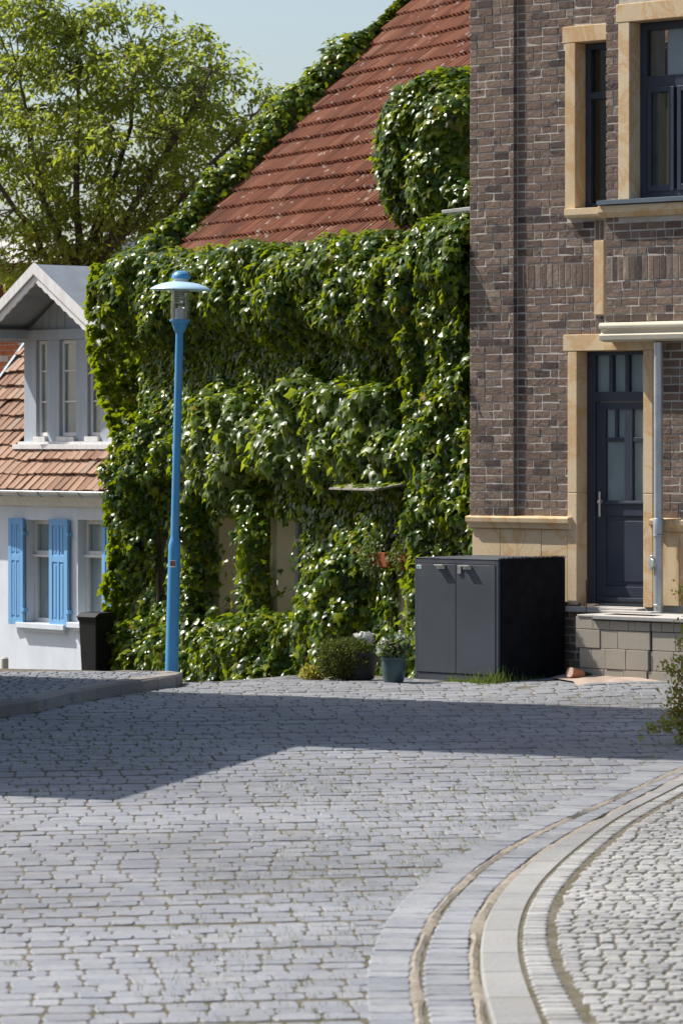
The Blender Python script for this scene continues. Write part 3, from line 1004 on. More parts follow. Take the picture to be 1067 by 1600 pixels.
for ua_, ub_ in ((1014, 1056), (1061, 1105)):
    sa_, sb2 = S(ua_, o2), S(ub_, o2)
    MB().box(sa_, sa_ + .05, -o2 - .045, -o2 - .005, w2[2] + .075, zt_s).box(sb2 - .065, sb2, -o2 - .045, -o2 - .005, w2[2] + .075, zt_s).box(sa_ + .0505, sb2 - .0655, -o2 - .044, -o2 - .005, w2[2] + .075, w2[2] + .135).box(sa_ + .0505, sb2 - .0655, -o2 - .044, -o2 - .005, zt_s - .05, zt_s).build('sash', M['door'], fr, bevel=.004)
MB().box(S(1040, o2), S(1140, o2), -o2 + .025, -o2 + .035, Z(120, 1040, o2), w2[3]).build('blind', M['bright_curtain'], fr)
MB().box(S(1040, o2), S(1050, o2), -o2 + .025, -o2 + .035, w2[2], Z(128, 1040, o2)).build('blind', M['bright_curtain'], fr)
MB().box(S(1028, o2), S(1036, o2), -o2 + .025, -o2 + .035, w2[2], Z(128, 1040, o2)).build('curtain', M['ochre_curtain'], fr)

# moulded cornice under the bay
za, zb = Z(533, 1000, .2), Z(503, 1000, .2)
h = zb - za
MB().extrude_x([(0.0, za), (-.15, za), (-.225, za + .015), (-.235, za + .35 * h), (-.20, za + .45 * h), (-.205, za + .60 * h), (-.235, za + .68 * h), (-.24, zb - .03), (-.225, zb), (0, zb + .004)], S(938, .2), s_end).build('cornice', M['cornice'], bh, bevel=.006)

# door surround
zj = Z(770, 900)
for a_, b_ in ((888, 902.5), (1006, 1021)):
    stone(S(a_), S(b_), -0.2, 0.02, Z(945, 895), zj - .002, 'door_surround')
    stone(S(a_), S(b_), -0.2, 0.02, zj + .002, d0[3], 'door_surround')
stone(S(881.5), S(1024), -0.2, 0.024, d0[3] + .002, Z(523, 890), 'lintel')
do = -0.17
fr = MB()
fs0, fs1 = d0[0] + .002, d0[1] - .002
zt = Z(620, 960, do); zdb = Z(945, 960, do)
fr.box(fs0, S(934, do) - .02, -do - .03, -do + .06, zdb, d0[3] - .002).box(fs1 - .03, fs1, -do - .03, -do + .06, zdb, d0[3] - .002)
fr.box(S(934, do) - .02 + .001, fs1 - .031, -do - .028, -do + .06, zt - .05, zt + .05).box(S(934, do) - .019, fs1 - .031, -do - .028, -do + .06, d0[3] - .04, d0[3] - .003)
for uu in (956, 981):
    fr.box(S(uu, do) - .022, S(uu, do) + .022, -do - .026, -do + .05, zt + .05, d0[3] - .04)
dfm = fr.build('door_frame', M['door'], bh, bevel=.005)
for a_, b_ in ((930, 956), (956, 981), (981, 1004)):
    MB().box(S(a_, do) + .02, S(b_, do) - .02, -do + .010, -do + .016, zt + .045, d0[3] - .035).build('pane', M['glass'], dfm)
MB().box(S(930, do), fs1, -do + .026, -do + .03, zt, d0[3] - .01).build('blind', M['curtain'], dfm)  # pale sheet close behind the glass stands in for mirrored sky and trees
# door leaf: stiles, rails, two panes with bars, lower panel
dl = MB()
l0, l1 = S(934, do) - .015, fs1 - .033
p0, p1 = S(946, do), fs1 - .035
pm = S(982, do)
zk = Z(688, 960, do); zbp = Z(783, 960, do); zlp = Z(806, 960, do); zlb = Z(916, 960, do); zm = Z(650 + 40 - 2, 960, do)
zg0, zg1 = Z(782, 960, do), Z(640, 960, do)
y0_, y1_ = -do - .012, -do + .045
dl.box(l0, p0, y0_, y1_, zdb + .01, zt - .055)
dl.box(p0 + .001, l1, y0_ + .001, y1_, zg1, zt - .055)
dl.box(p0 + .001, l1, y0_ + .001, y1_, zlp, zg0)
dl.box(p0 + .001, l1, y0_ + .001, y1_, zdb + .01, zlb)
dl.box(p0 + .001, l1, y0_ + .014, y1_ - .002, zlb, zlp)
dl.box(pm - .05, pm + .05, y0_ + .002, y1_ - .001, zg0, zg1)
dl.box(p0 + .001, l1, y0_ + .008, y1_ - .004, Z(687, 960, do) - .022, Z(687, 960, do) + .022)
dl.box((p0 + pm - .05) / 2 + .01 - .018, (p0 + pm - .05) / 2 + .01 + .018, y0_ + .010, y1_ - .006, Z(687, 960, do), zg1)
dl.box(p0 + .045, l1 - .01, y0_ + .004, y1_ - .006, zlb + .05, zlp - .05)
dl.box(p0 - .02, l1, y0_ - .018, y0_ + .0015, zg0 - .035, zg0 - .01)
dl.box(l0 + .03, l1, y0_ - .02, y0_ + .0015, zdb + .04, zdb + .075)
door = dl.build('door', M['door'], bh, bevel=.004)
for a_, b_ in ((p0, pm - .05), (pm + .05, l1)):
    MB().box(a_, b_, -do + .012, -do + .018, zg0, zg1).build('pane', M['glass'], door)
MB().box(p0 + .001, l1 - .001, -do + .028, -do + .032, zg0 - .0, zg1 + .0).build('blind', M['curtain'], door)  # pale cloth right behind the panes stands in for their bright reflection
hs = S(936.5, do + .06); hz = Z(787, 936, do + .06)
MB().tube([(hs, -do - .065, hz - .13), (hs, -do - .065, hz + .12)], .011, 10).tube([(hs, -do - .065, hz + .02), (hs, -do - .01, hz + .02)], .01, 8).tube([(hs - .02, -do - .055, hz + .02), (hs + .015, -do - .055, hz + .02)], .022, 8).build('handle', M['steel'], door, smooth=True)

# plinth
zc1 = Z(826, 810)
def cap(s0, s1):
    MB().extrude_x([(-.02, zc1), (-.05, zc1 + .005), (-.055, zc1 + .3 * (z_cap - zc1)), (-.085, zc1 + .5 * (z_cap - zc1)), (-.09, z_cap - .02), (-.08, z_cap - .008), (0.02, z_cap + .006), (.02, zc1)], s0, s1).build('plinth_cap', M['stone'], bh, bevel=.004)
cap(S(726, .09), S(886, .09)); cap(S(1021.5), s_end)
for a_, b_ in ((739, 783), (783, 847), (847, 887.7)):
    stone(S(a_) + .002, S(b_) - .002, -0.02, .018 if b_ < 886 else .016, z_dk, zc1 - .003, 'plinth_slab', bev=.004)
for a_, b_ in ((1021, 1062), (1062, 1110)):
    stone(S(a_) + .002, S(b_) - .002, -0.02, .018, z_dk, zc1 - .003, 'plinth_slab', bev=.004)
# door step
stone(S(893), S(1006), -0.1, .12, Z(957, 930, .1), Z(949, 930, .1), 'doorstep', 'concrete', .004)

# rain pipe in front of the wall
ps, po_ = S(1028, .13), .13
zp0, zp1 = Z(960, 1028, .13), Z(535, 1028, .13)
pr = 0.046
pipe = MB().tube([(ps, -po_, zp0), (ps, -po_, zp1)], pr, 20).build('downpipe', M['zinc'], bh, smooth=True)
zq = Z(819, 1028, .13)
MB().lathe([(pr, -.10), (pr + .006, -.095), (pr + .006, .05), (pr + .001, .06)], 20, (ps, -po_, zq)).build('pipe_collar', M['zinc'], pipe, smooth=True)
MB().lathe([(pr + .002, 0), (pr + .005, .004), (pr + .005, .02), (pr + .002, .024)], 20, (ps, -po_, Z(948, 1028, .13))).build('pipe_collar', M['zinc'], pipe, smooth=True)
MB().lathe([(pr + .002, -.01), (pr + .009, -.008), (pr + .009, .006), (pr + .002, .01)], 20, (ps, -po_, zq - .11)).build('pipe_collar', M['zinc'], pipe, smooth=True)
zc_ = Z(880, 1022, .17)
MB().tube([(ps - .035, -po_ - .03, zc_), (ps - .045, -po_ - .062, zc_)], .045, 16).box(ps - .06, ps - .03, -po_ - .06, -po_ - .04, zc_ - .075, zc_ + .075).build('cleaning_cap', M['zinc'], pipe, smooth=True, bevel=.004)

# ================================================================= LANDING OF BLOCKS
G = Frame(900, 37.35, 42)
G.p = Vector(((900 - CX) / F * 37.45, 37.45))
ld = G.root('landing', 'unfinished landing of sand lime blocks under the front door with concrete slab on top', 'landing')
def uz(x, y): return 880 + x / 5.33, 880 + y / 5.33
rows_b = [(440, 545, (100, 245, 380, 535, 592, 715)), (547, 700, (100, 302, 447, 715)), (702, 868, (128, 232, 347, 517, 705)), (870, 1012, (130, 332, 497, 690)),
          (440, 545, (722, 808, 905, 1010, 1120)), (547, 700, (724, 925, 1130)), (702, 868, (712, 905, 1120)), (870, 1012, (696, 890, 1120))]
for i, (ya, yb, xs) in enumerate(rows_b):
    za, zb = G.Z(uz(0, yb)[1], 900), G.Z(uz(0, ya)[1], 900)
    back = 0.0 if i < 4 else -0.015
    for a_, b_ in zip(xs[:-1], xs[1:]):
        dx = .18 * random.uniform(-.02, .02)
        jo = random.uniform(-.005, .005) + back
        MB().box(G.S(uz(a_, 0)[0]) + .002, G.S(uz(b_, 0)[0]) - .003, -jo, .24, za + .0015, zb - .0015, j=.0015).build('block', M['block'], ld, bevel=.004)
MB().box(G.S(900.5) + .06, G.S(1100), .03, .5, -.25, G.Z(966, 900)).build('core', M['felt'], ld)
zs_ = G.Z(963, 900)
MB().box(G.S(902), G.S(925), -.01, .52, zs_ + .001, zs_ + .02).build('slab', M['concrete'], ld, bevel=.004)
MB().extrude_x([(-.02, zs_ - .02), (-.025, zs_ + .018), (.5, zs_ + .03), (.5, zs_)], G.S(927), G.S(1110)).build('slab', M['concrete'], ld, bevel=.004)
MB().box(G.S(927), G.S(1110), -.028, .3, zs_ - .032, zs_ - .021).build('membrane', M['felt'], ld)
MB().box(G.S(927), G.S(1003), .12, .3, zs_ + .045, zs_ + .06).build('plank', M['concrete'], ld, bevel=.003)
# rod
rx, ry = B.world(S(915, .45), .45)
rod = MB().tube([(0, 0, 0), (.004, 0, .2), (0, .003, .33)], .0065, 6).build('iron_rod', M['rust'])
rod.location = (rx, ry, zs_ + .02)
tag(rod, 'thin rusty iron rod standing on the block landing left of the door', 'rod')
# loose drain pipe
q = G.world(G.S(895, .2), .24)
dp = thing('drain_pipe', 'orange drain pipe end with pale cap poking out left of the block landing', 'pipe', (q[0], q[1], float(zg(*q))))
ax = Vector((-0.75, -0.55, .22)).normalized()
c0 = Vector((.0, 0, .075))
MB().tube([c0 + ax * .0, c0 - ax * .14], .052, 20).build('pipe_end', M['pipe'], dp, smooth=True)
MB().tube([c0 + ax * .012, c0 + ax * .0005], .049, 20).build('cap', M['pipecap'], dp, smooth=True)
MB().tube([c0 - ax * .14, c0 - ax * .4 - Vector((0, 0, .02))], .047, 16).build('sleeve', M['darkpot'], dp, smooth=True)

# ================================================================= BIN SHED
Dn = 37.45
K = Frame(778, Dn, 42)
zb_ = float(zg(K.p.x, K.p.y)) - .01
ks0 = K.S(648)
kd = 1.02
zt_ = K.Z(875, 778)
sh = thing('bin_shed', 'dark anthracite bin shed with double doors beside the block landing', 'bin shed', (K.p.x, K.p.y, 0), -K.a)
fr = MB()
fw = .035
# side, back and top panels; the front opening is closed by two doors
fr.box(-.03, 0, 0.0, kd, zb_, zt_ - .004).box(ks0, ks0 + .03, 0.0, kd, zb_, zt_ - .004).box(ks0 + .031, -.031, kd - .03, kd, zb_, zt_ - .004)
sidep = MB().box(0.0012, .016, .03, kd, zb_ + .01, zt_ - .003)
fr.box(ks0, 0, -.004, kd, zt_ - .003, zt_ + .006)
fr.box(ks0 + .03, -.03, 0.0, .04, zt_ - .05, zt_ - .0035).box(ks0 + .03, -.03, .002, .04, zb_, zb_ + .07)
body = fr.build('body', M['anthracite'], sh, bevel=.003)
sidep.build('side_panel', M['felt'], sh)
# fuzzy felt edge along the side's top
P = np.stack([rng.uniform(0.0, .03, 900), rng.uniform(0, kd, 900), np.full(900, zt_)], 1)
leaves('felt_edge', P, rand_dirs(900), np.array([[0, 0, 1.0]]) + .7 * rand_dirs(900), rng.uniform(.015, .035, 900), M['felt'], sh, BLADE_V * np.array([3, 1, 1]), BLADE_F, 'stuff')
kmid = K.S(712.5)
for a_, b_ in ((ks0 + .034, kmid - .003), (kmid + .003, -.034)):
    d = MB().box(a_, b_, -.006, .02, zb_ + .075, zt_ - .055).build('door', M['anthracite'], sh, bevel=.004)
for uu in (690, 731):
    hs_ = K.S(uu)
    MB().box(hs_ - .055, hs_ + .055, -.06, -.004, zt_ - .072, zt_ - .058).box(hs_ - .05, hs_ + .05, -.02, -.005, zt_ - .10, zt_ - .066).build('handle', M['steel'], sh, bevel=.003)
hs_ = K.S(719)
MB().box(hs_ - .022, hs_ + .022, -.022, -.007, zt_ - .145, zt_ - .062).build('lock_plate', M['steel'], sh, bevel=.003)
hs_ = K.S(655)
st = MB().box(hs_ - .03, hs_ + .03, -.0085, -.0065, zt_ - .105, zt_ - .068).build('sticker', M['label'], sh)
MB().box(hs_ - .024, hs_ - .002, -.0105, -.0087, zt_ - .098, zt_ - .076).box(hs_ + .004, hs_ + .024, -.0105, -.0087, zt_ - .09, zt_ - .082).build('sticker_print', M['labelteal'], st)

# ================================================================= VINE HOUSE
V0 = Frame(738, 40.1, 65)
sL = V0.S(228)
pL = V0.world(sL, 0)
Vf = Frame(738, 40.1, 65)
Vf.p = Vector(pL)
LEN = -sL + 0.75
vh = Vf.root('house', 'old house smothered in climbing vine under a steep red tiled roof', 'house')
z_eave = 4.52
wins = []
for ul, va, vb in ((236, 812, 950), (343, 803, 962), (434, 808, 960)):
    s0 = Vf.S(ul)
    wins.append((s0, s0 + .92, Vf.Z(vb, ul), Vf.Z(va, ul)))
ds0 = Vf.S(548); doorh = (ds0, ds0 + 1.0, -0.6, Vf.Z(790, 560))
mb = MB()
wall_cells(mb, 0, LEN, -1.2, z_eave, 0, .4, wins + [doorh])
mb.box(0, .35, .4, 8, -1.2, z_eave)
mb.build('wall', M['beige'], vh)
# gable triangle
BETA = R(44.8)
tanb = math.tan(BETA)
RD = 4.6
mb = MB()
mb.v = [(.72, 0.01, z_eave), (.72, 2 * RD, z_eave), (.72, RD, z_eave + RD * tanb - .1), (1.0, 0.01, z_eave), (1.0, 2 * RD, z_eave), (1.0, RD, z_eave + RD * tanb - .1)]
mb.f = [(0, 1, 2), (5, 4, 3), (0, 2, 5, 3), (1, 4, 5, 2)]
mb.build('gable', M['beige'], vh)
for i, w in enumerate(wins):
    glazed(vh, w[0] + .001, w[1] - .001, w[2], w[3], -.22, [((w[0] + w[1]) / 2, .06)], [((w[2] + w[3]) / 2 + .3, .04)], .055, mat='whitewood', backo=.1)
    if i == 0:
        MB().box(w[0] - .10, w[0] - .002, -.05, .02, w[2] - .05, w[3] + .05).build('shutter', M['brownwood'], vh, bevel=.004)
MB().box(ds0, ds0 + 1, .12, .16, -.6, doorh[3]).build('door', M['brownwood'], vh, bevel=.004)
# roof: boards, then tiles one by one
RS = .62
cb, sb_ = math.cos(BETA), math.sin(BETA)
eo, ez = 0.22, z_eave - .16
def roofpt(s, t, h=0.0):   # t up the slope, h off it
    return (s, -eo + t * cb - h * sb_, ez + t * sb_ + h * cb)
SLOPE = (RD + eo) / cb
mb = MB()
mb.quad(roofpt(RS, 0, -.03), roofpt(LEN, 0, -.03), roofpt(LEN, SLOPE, -.03), roofpt(RS, SLOPE, -.03))
mb.quad(roofpt(RS, 0, -.12), roofpt(RS, SLOPE, -.12), roofpt(LEN, SLOPE, -.12), roofpt(LEN, 0, -.12))
mb.quad(roofpt(RS, 0, -.12), roofpt(RS, 0, -.03), roofpt(RS, SLOPE, -.03), roofpt(RS, SLOPE, -.12))
mb.quad((RS, RD, ez + SLOPE * sb_ - .03), (LEN, RD, ez + SLOPE * sb_ - .03), (LEN, 2 * RD + eo, ez), (RS, 2 * RD + eo, ez))
mb.build('roof', M['darkred'], vh)

def pantile(name, mat, w, l, prof, thick=.016, seed=0):
    """tile lying on the slope: x across, y up, z off; its lower lip raised"""
    rd = random.Random(seed)
    mb = MB(); k = len(prof)
    rows_ = [(0.0, .052, 0), (0.0, .052, 1), (l * .5, .027, 1), (l, .002, 1)]
    for (y, lift, up) in rows_:
        for (px_, pz_) in prof:
            mb.v.append((px_ * w + rd.uniform(-.002, .002), y + (rd.uniform(-.006, .006) if y == 0 else 0), lift + pz_ - (thick if not up else 0) * 1.0))
    for r_ in range(3):
        for i in range(k - 1):
            mb.f.append((r_ * k + i, r_ * k + i + 1, (r_ + 1) * k + i + 1, (r_ + 1) * k + i))
    return mb.mesh(name, mat, False)
prof2 = [(i / 16, .024 - .024 * math.cos(4 * math.pi * i / 16)) for i in range(17)]
tw, tl = .225, .30
tiles_m = [pantile('roof_tile', M['rooftile'], tw, tl + .05, prof2, .018, i) for i in range(6)]
rec = []
for r_ in range(int(SLOPE / tl)):
    sag = random.uniform(-.01, .01)
    for c_ in range(int((LEN - RS + .05) / tw)):
        s = RS - .02 + c_ * tw
        t = r_ * tl + .012 * math.sin(s * 1.3 + r_) + sag
        loc = roofpt(s, t, .0 + .01 * math.sin(s * .8 + r_ * .6))
        u, v = Vf.proj(loc[0], -loc[1], loc[2])
        vis = -20 < u < 738 and -20 < v < 392 and not (u > 600 and v > 150)
        rot_ = (BETA + random.gauss(0, .012), random.gauss(0, .012), random.gauss(0, .012))
        rec.append((1 if vis else 0, Vf.p.y, loc, rot_, random.choice(tiles_m)))
rec.sort(key=lambda r: (-r[0], -r[2][0]))
for _, _, loc, rot_, me in rec[:300]: inst('roof_tile', me, vh, loc, rot_)
join('roof_tile', [(me, trs(loc, rot_)) for _, _, loc, rot_, me in rec[300:]], M['rooftile'], vh, False)
# ridge
for c_ in range(int((LEN - RS) / .36)):
    a_ = roofpt(RS + c_ * .36, SLOPE, .02); 
    MB().tube([(a_[0], a_[1], a_[2]), (a_[0] + .38, a_[1], a_[2] + .012)], [.10, .115], 10).build('ridge_tile', M['rooftile'], vh, smooth=True)
# eave gutter peeping out beside the brick house
gz = Vf.Z(327, 715, .3)
gs0, gs1 = Vf.S(690, .35), LEN + .2
mb = MB()
mb.extrude_x([(-.28 + .075 * math.cos(a), gz + .075 * math.sin(a)) for a in np.linspace(math.pi, 2 * math.pi, 9)] + [(-.21, gz + .004), (-.35, gz + .004)], gs0, gs1)
mb.build('gutter', M['zinc'], vh)
# dormer body inside the vine cushion
cc_s = Vf.S(668, -.6) + 1.08
MB().box(cc_s - .75, cc_s + .75, .35, 2.2, z_eave + .1, Vf.Z(195, 665, -.6)).build('dormer', M['beige'], vh)
# door canopy
cs0, cs1 = Vf.S(533, .45), Vf.S(604, .45)
cz = Vf.Z(766, 560, .5)
cn = MB().extrude_x([(.0, cz + .10), (-.62, cz), (-.62, cz + .022), (0, cz + .122)], cs0 + .05, cs1 + .06)
cn.build('canopy', M['oldboard'], vh, bevel=.004)

# ---------------------------------------------------------------- the climbing vine
vn = Vf.root('climbing_vine', 'dense green vine blanket draped over the whole front of the red roofed house', 'vine')
def sb(x, a, b, e): return sstep(x, a - e, a + e) * (1 - sstep(x, b - e, b + e))
def bulge(s, z):
    u, v = Vf.proj(s, 0.0, z)
    u = u - 38
    w1_, w2_ = vnoise(s * 1.1 + 3, z * 1.0 + 1, 91) - .5, vnoise(s * 1.2 + 13, z * 1.1 + 5, 92) - .5
    w3_, w4_ = vnoise(s * 3.1 + 3, z * 2.6 + 1, 93) - .5, vnoise(s * 3.3 + 13, z * 2.2 + 5, 94) - .5
    u = u + 55 * w1_ + 26 * w3_
    v = v + 80 * w2_ + 40 * w4_
    b = 0.13 + 0 * u
    topline = 405 - 0.055 * (u - 150)
    m_top = sb(v, topline - 20, 530, 46) * sstep(u, 110, 150)
    b = np.maximum(b, .60 * m_top)
    m_mid = sb(u, 285, 605, 35) * sb(v + 30 * np.exp(-((u - 420) / 60) ** 2), 625, 770, 34)
    b = np.maximum(b, .50 * m_mid)
    m_ml = sb(u, 150, 300, 40) * sb(v, 655, 780, 30)
    b = np.maximum(b, .45 * m_ml)
    m_left = sb(u, 150, 205, 26) * sb(v, 640, 1100, 40)
    b = np.maximum(b, .42 * m_left)
    m_lamp = sb(u, 275, 305, 16) * sb(v, 590, 1100, 40)
    b = np.maximum(b, .45 * m_lamp)
    m_c = sb(u, 366, 402, 14) * sb(v, 740, 1100, 30)
    b = np.maximum(b, .40 * m_c)
    m_d = sb(u, 455, 560, 40) * sb(v, 850, 1100, 60)
    b = np.maximum(b, .40 * m_d)
    m_r = sb(u, 625, 800, 26) * sb(v, 345, 860, 34)
    b = np.maximum(b, .42 * m_r)
    m_rl = sb(u, 636, 800, 18) * sb(v, 830, 1100, 30)
    b = np.maximum(b, .34 * m_rl)
    hedge = sb(u, 165, 470, 30) * sb(v, 965, 1120, 30)
    b = np.maximum(b, .60 * hedge)
    dark = np.maximum(sb(u, 205, 262, 14) * sb(v, 800, 930, 26), sb(u, 306, 366, 10) * sb(v, 805, 945, 20))
    dark = np.maximum(dark, sb(u, 404, 462, 10) * sb(v, 812, 940, 20))
    dark = np.maximum(dark, sb(u, 560, 622, 12) * sb(v, 785, 1100, 26))
    hollow = 1.5 * np.maximum(sb(u, 330, 612, 26) * sb(v, 540, 610, 22), sb(u, 170, 300, 24) * sb(v, 545, 640, 26))
    b = b * (1 - .42 * hollow)
    b = b * (1 - .8 * dark)
    return b, dark
def bump_noise(s, z):
    return .24 * (vnoise(s * 1.9 + 7, z * 1.7, 3) - .5) + .21 * (vnoise(s * 5.0, z * 3.0, 4) - .5) + .12 * (vnoise(s * 11, z * 7, 5) - .5)

def sheet_leaves(N, deep):
    s = rng.uniform(-.02, LEN, N)
    zlo = -1.0
    z = rng.uniform(zlo, z_eave + .12, N)
    b, dark = bulge(s, z)
    bn = bump_noise(s, z) * np.clip(b / .4, .35, 1.1)
    e = .03
    def tot(ss, zz):
        bb, _ = bulge(ss, zz)
        return bb + bump_noise(ss, zz) * np.clip(bb / .4, .35, 1.1)
    gs = (tot(s + e, z) - tot(s - e, z)) / (2 * e); gz_ = (tot(s, z + e) - tot(s, z - e)) / (2 * e)
    o = b + bn - np.abs(rng.normal(0, deep, N))
    o = np.maximum(o, .03 + rng.uniform(0, .05, N))
    P = np.stack([s, -o, z], 1)
    Nn = norm(np.stack([-np.clip(gs, -1.6, 1.6), -np.ones(N), -np.clip(gz_, -1.6, 1.6)], 1))
    return P, Nn, dark

Pl, Nl = [], []
P, Nn, dark = sheet_leaves(82000, .12)
Pl.append(P); Nl.append(Nn)
# left end of the wall: the blanket turns the corner
def corner(N):
    z = rng.uniform(-1, z_eave + .1, N); y = rng.uniform(-.45, 1.1, N)
    o = .18 + .62 * sstep(z, 2.5, 3.15) + .34 * (vnoise(y * 2.2 + 4, z * 1.9, 9) - .5) + .22 * (vnoise(y * 6, z * 5.0, 10) - .5) - np.abs(rng.normal(0, .06, N))
    return np.stack([-o, y, z], 1), np.tile(np.array([[-1, -.1, .1]]), (N, 1))
P, Nn = corner(8200); Pl.append(P); Nl.append(Nn)

def tube_leaves(path, radii, N, seed, squash=(1, 1, 1)):
    path = np.array(path, float); radii = np.array(radii, float)
    seg = np.linalg.norm(np.diff(path, axis=0), axis=1); cum = np.concatenate([[0], np.cumsum(seg)])
    t = rng.uniform(0, cum[-1], N)
    c = np.stack([np.interp(t, cum, path[:, k]) for k in range(3)], 1)
    r = np.interp(t, cum, radii) * (.75 + .55 * vnoise(t * 2.6, t * 0 + 3, seed)) 
    d = rand_dirs(N)
    r = r * (.8 + .45 * vnoise(t * 5 + d[:, 0] * 2, d[:, 2] * 2 + 8, seed + 1))
    rr = r - np.abs(rng.normal(0, .05, N))
    return c + d * rr[:, None] * np.array([squash]), d
# along the eave
eave = [(s, -.30, z_eave - .10 - .26 * (s / LEN) + .05 * math.sin(s * 2.2) + .10 * math.exp(-((s - Vf.S(440)) / .4) ** 2)) for s in np.linspace(-.15, LEN - 1.5, 30)]
P, Nn = tube_leaves(eave, [.28] * 30, 9500, 21); Pl.append(P); Nl.append(Nn)
P, Nn = tube_leaves([(-.1, -.1, z_eave - .15), (.3, .25, z_eave + .0), (.75, .45, z_eave + .35)], [.38, .36, .30], 2600, 27); Pl.append(P); Nl.append(Nn)
# up the left verge
ver = [roofpt(RS, t, .10) for t in np.linspace(.1, SLOPE + .1, 26)]
vr = [.34, .34, .32, .26, .20, .24, .30, .26, .20, .26, .30, .34, .34, .36, .30, .24, .10, .06, .05, .05, .22, .30, .30, .26, .3, .3]
vr = [r_ * .95 for r_ in vr]
P, Nn = tube_leaves(ver, vr, 8500, 31); Pl.append(P); Nl.append(Nn)
# the cushion over the dormer
def cushion(c, h, N, ex, seed):
    d = rand_dirs(N)
    k = (np.abs(d) ** ex).sum(1) ** (-1 / ex)
    q = d * k[:, None]
    r = 1 + .16 * (vnoise(q[:, 0] * 2.4 + 5, q[:, 2] * 2.0 + 9, seed) - .5) + .12 * (vnoise(q[:, 0] * 6 + 5, q[:, 2] * 5 + q[:, 1] * 4, seed + 1) - .5)
    P = np.array(c) + q * np.array(h) * r[:, None] - d * np.abs(rng.normal(0, .05, N))[:, None]
    n = norm(np.sign(q) * np.abs(q) ** (ex - 1) / np.array(h))
    return P, n
cc = (Vf.S(668, -.6) + 1.08, .62, Vf.Z(252, 665, -.6))
P, Nn = cushion(cc, (1.04, .95, .86), 11500, 3.0, 41); Pl.append(P); Nl.append(Nn)
cc3 = (Vf.S(640, -.1) + .85, .42, Vf.Z(318, 650, -.1))
P, Nn = cushion(cc3, (.85, .55, .30), 3600, 2.6, 44); Pl.append(P); Nl.append(Nn)
# the round head of the right column
cc2 = (Vf.S(690, .4) + .1, -.25, Vf.Z(395, 680, .4))
P, Nn = cushion(cc2, (.75, .42, .42), 4200, 2.4, 51); Pl.append(P); Nl.append(Nn)
P = np.concatenate(Pl); Nn = np.concatenate(Nl)
# keep the window reveals and the wall beside the planter open
u, v = Vf.proj(P[:, 0], -P[:, 1], P[:, 2])
hole = ((u > 337) & (u < 375) & (v > 803) & (v < 962)) | ((u > 419) & (u < 476 - .25 * np.clip(v - 890, 0, 99)) & (v > 806) & (v < 955)) | ((u > 617) & (u < 636) & (v > 830) & (v < 985))
hole |= (u > 243) & (u < 266) & (v > 812 + 12 * np.sin(u)) & (v < 938)
hole &= rng.random(len(P)) < .97
wx_ = Vf.p.x + Vf.w.x * P[:, 0] - Vf.n.x * P[:, 1]; wy_ = Vf.p.y + Vf.w.y * P[:, 0] - Vf.n.y * P[:, 1]
sB = (wx_ - B.p.x) * B.w.x + (wy_ - B.p.y) * B.w.y; oB = (wx_ - B.p.x) * B.n.x + (wy_ - B.p.y) * B.n.y
hole |= (sB > -.03) | ((sB > -.12) & (P[:, 2] > 2.5) & (oB > 0))
ground_ok = P[:, 2] > -1.0
P = P[~hole & ground_ok]; Nn = Nn[~hole & ground_ok]
N = len(P)
Nn = norm(Nn + np.array([[0, 0, .42]]) + .38 * rng.normal(size=(N, 3)))
tip = np.array([[0, -.25, -1.0]]) + .42 * rng.normal(size=(N, 3))
size = .058 + .075 * rng.random(N) ** 1.3
# grape vine leaves in the middle belt are broader and paler
u, v = Vf.proj(P[:, 0], -P[:, 1], P[:, 2])
grape = (u > 275) & (u < 612) & (v > 560 + 25 * np.sin(u * .02)) & (v < 775) & (-P[:, 1] > .25) & (rng.random(N) < .62)
x_, y_, D_ = P[:, 0], P[:, 1], None
wy = Vf.p.y + Vf.w.y * P[:, 0] + Vf.n.y * (-P[:, 1])
# the nearest outer leaves become parts of their own
facing = (-Nn[:, 1] > .3) & (u > 600) & (u < 735) & (v > 330) & (v < 1050) & ~grape
cand = np.where(facing)[0]
order = cand[np.argsort(-(size[cand] / wy[cand]) - .0 + P[cand, 1] * .004)][:300]
lm = leaf_mesh('leaf', M['vine'])
bx, bt, bn_ = leaf_basis(Nn[order], tip[order])
for i, k in enumerate(order):
    m = Matrix(((bx[i][0], bt[i][0], bn_[i][0]), (bx[i][1], bt[i][1], bn_[i][1]), (bx[i][2], bt[i][2], bn_[i][2])))
    sc = float(size[k])
    inst('leaf', lm, vn, P[k], scale=(sc, sc, sc), rotm=m)
keep = np.ones(N, bool); keep[order] = False
a_ = keep & ~grape
leaves('foliage', P[a_], Nn[a_], tip[a_], size[a_], M['vine'], vn, kind='stuff')
a_ = keep & grape
leaves('grape_foliage', P[a_], Nn[a_], tip[a_], size[a_] * 1.35, M['grape'], vn, kind='stuff')
# woody stems on the wall
mb = MB()
for uu, v0, v1, rr in ((428, 960, 800, .035), (256, 950, 800, .03), (620, 1050, 780, .03), (500, 1060, 800, .025)):
    s = Vf.S(uu); za, zb = Vf.Z(v0, uu), Vf.Z(v1, uu)
    pts = [(s + random.uniform(-.03, .03), -.07, za + (zb - za) * t) for t in np.linspace(0, 1, 8)]
    MB().tube(pts, np.linspace(rr, rr * .6, 8).tolist(), 7).build('stem', M['bark'], vn, smooth=True)

# moss and young leaves lying on the canopy
n = 260
t = rng.random(n)
Pm = np.stack([cs0 + .05 + (cs1 - cs0) * rng.random(n), -.60 * t, cz + .035 + .10 * (1 - t)], 1)
leaves('canopy_leaves', Pm, rand_dirs(n) * .5 + np.array([[0, -.2, 1]]), rand_dirs(n), rng.uniform(.04, .08, n), M['vine'], vn, kind='stuff')
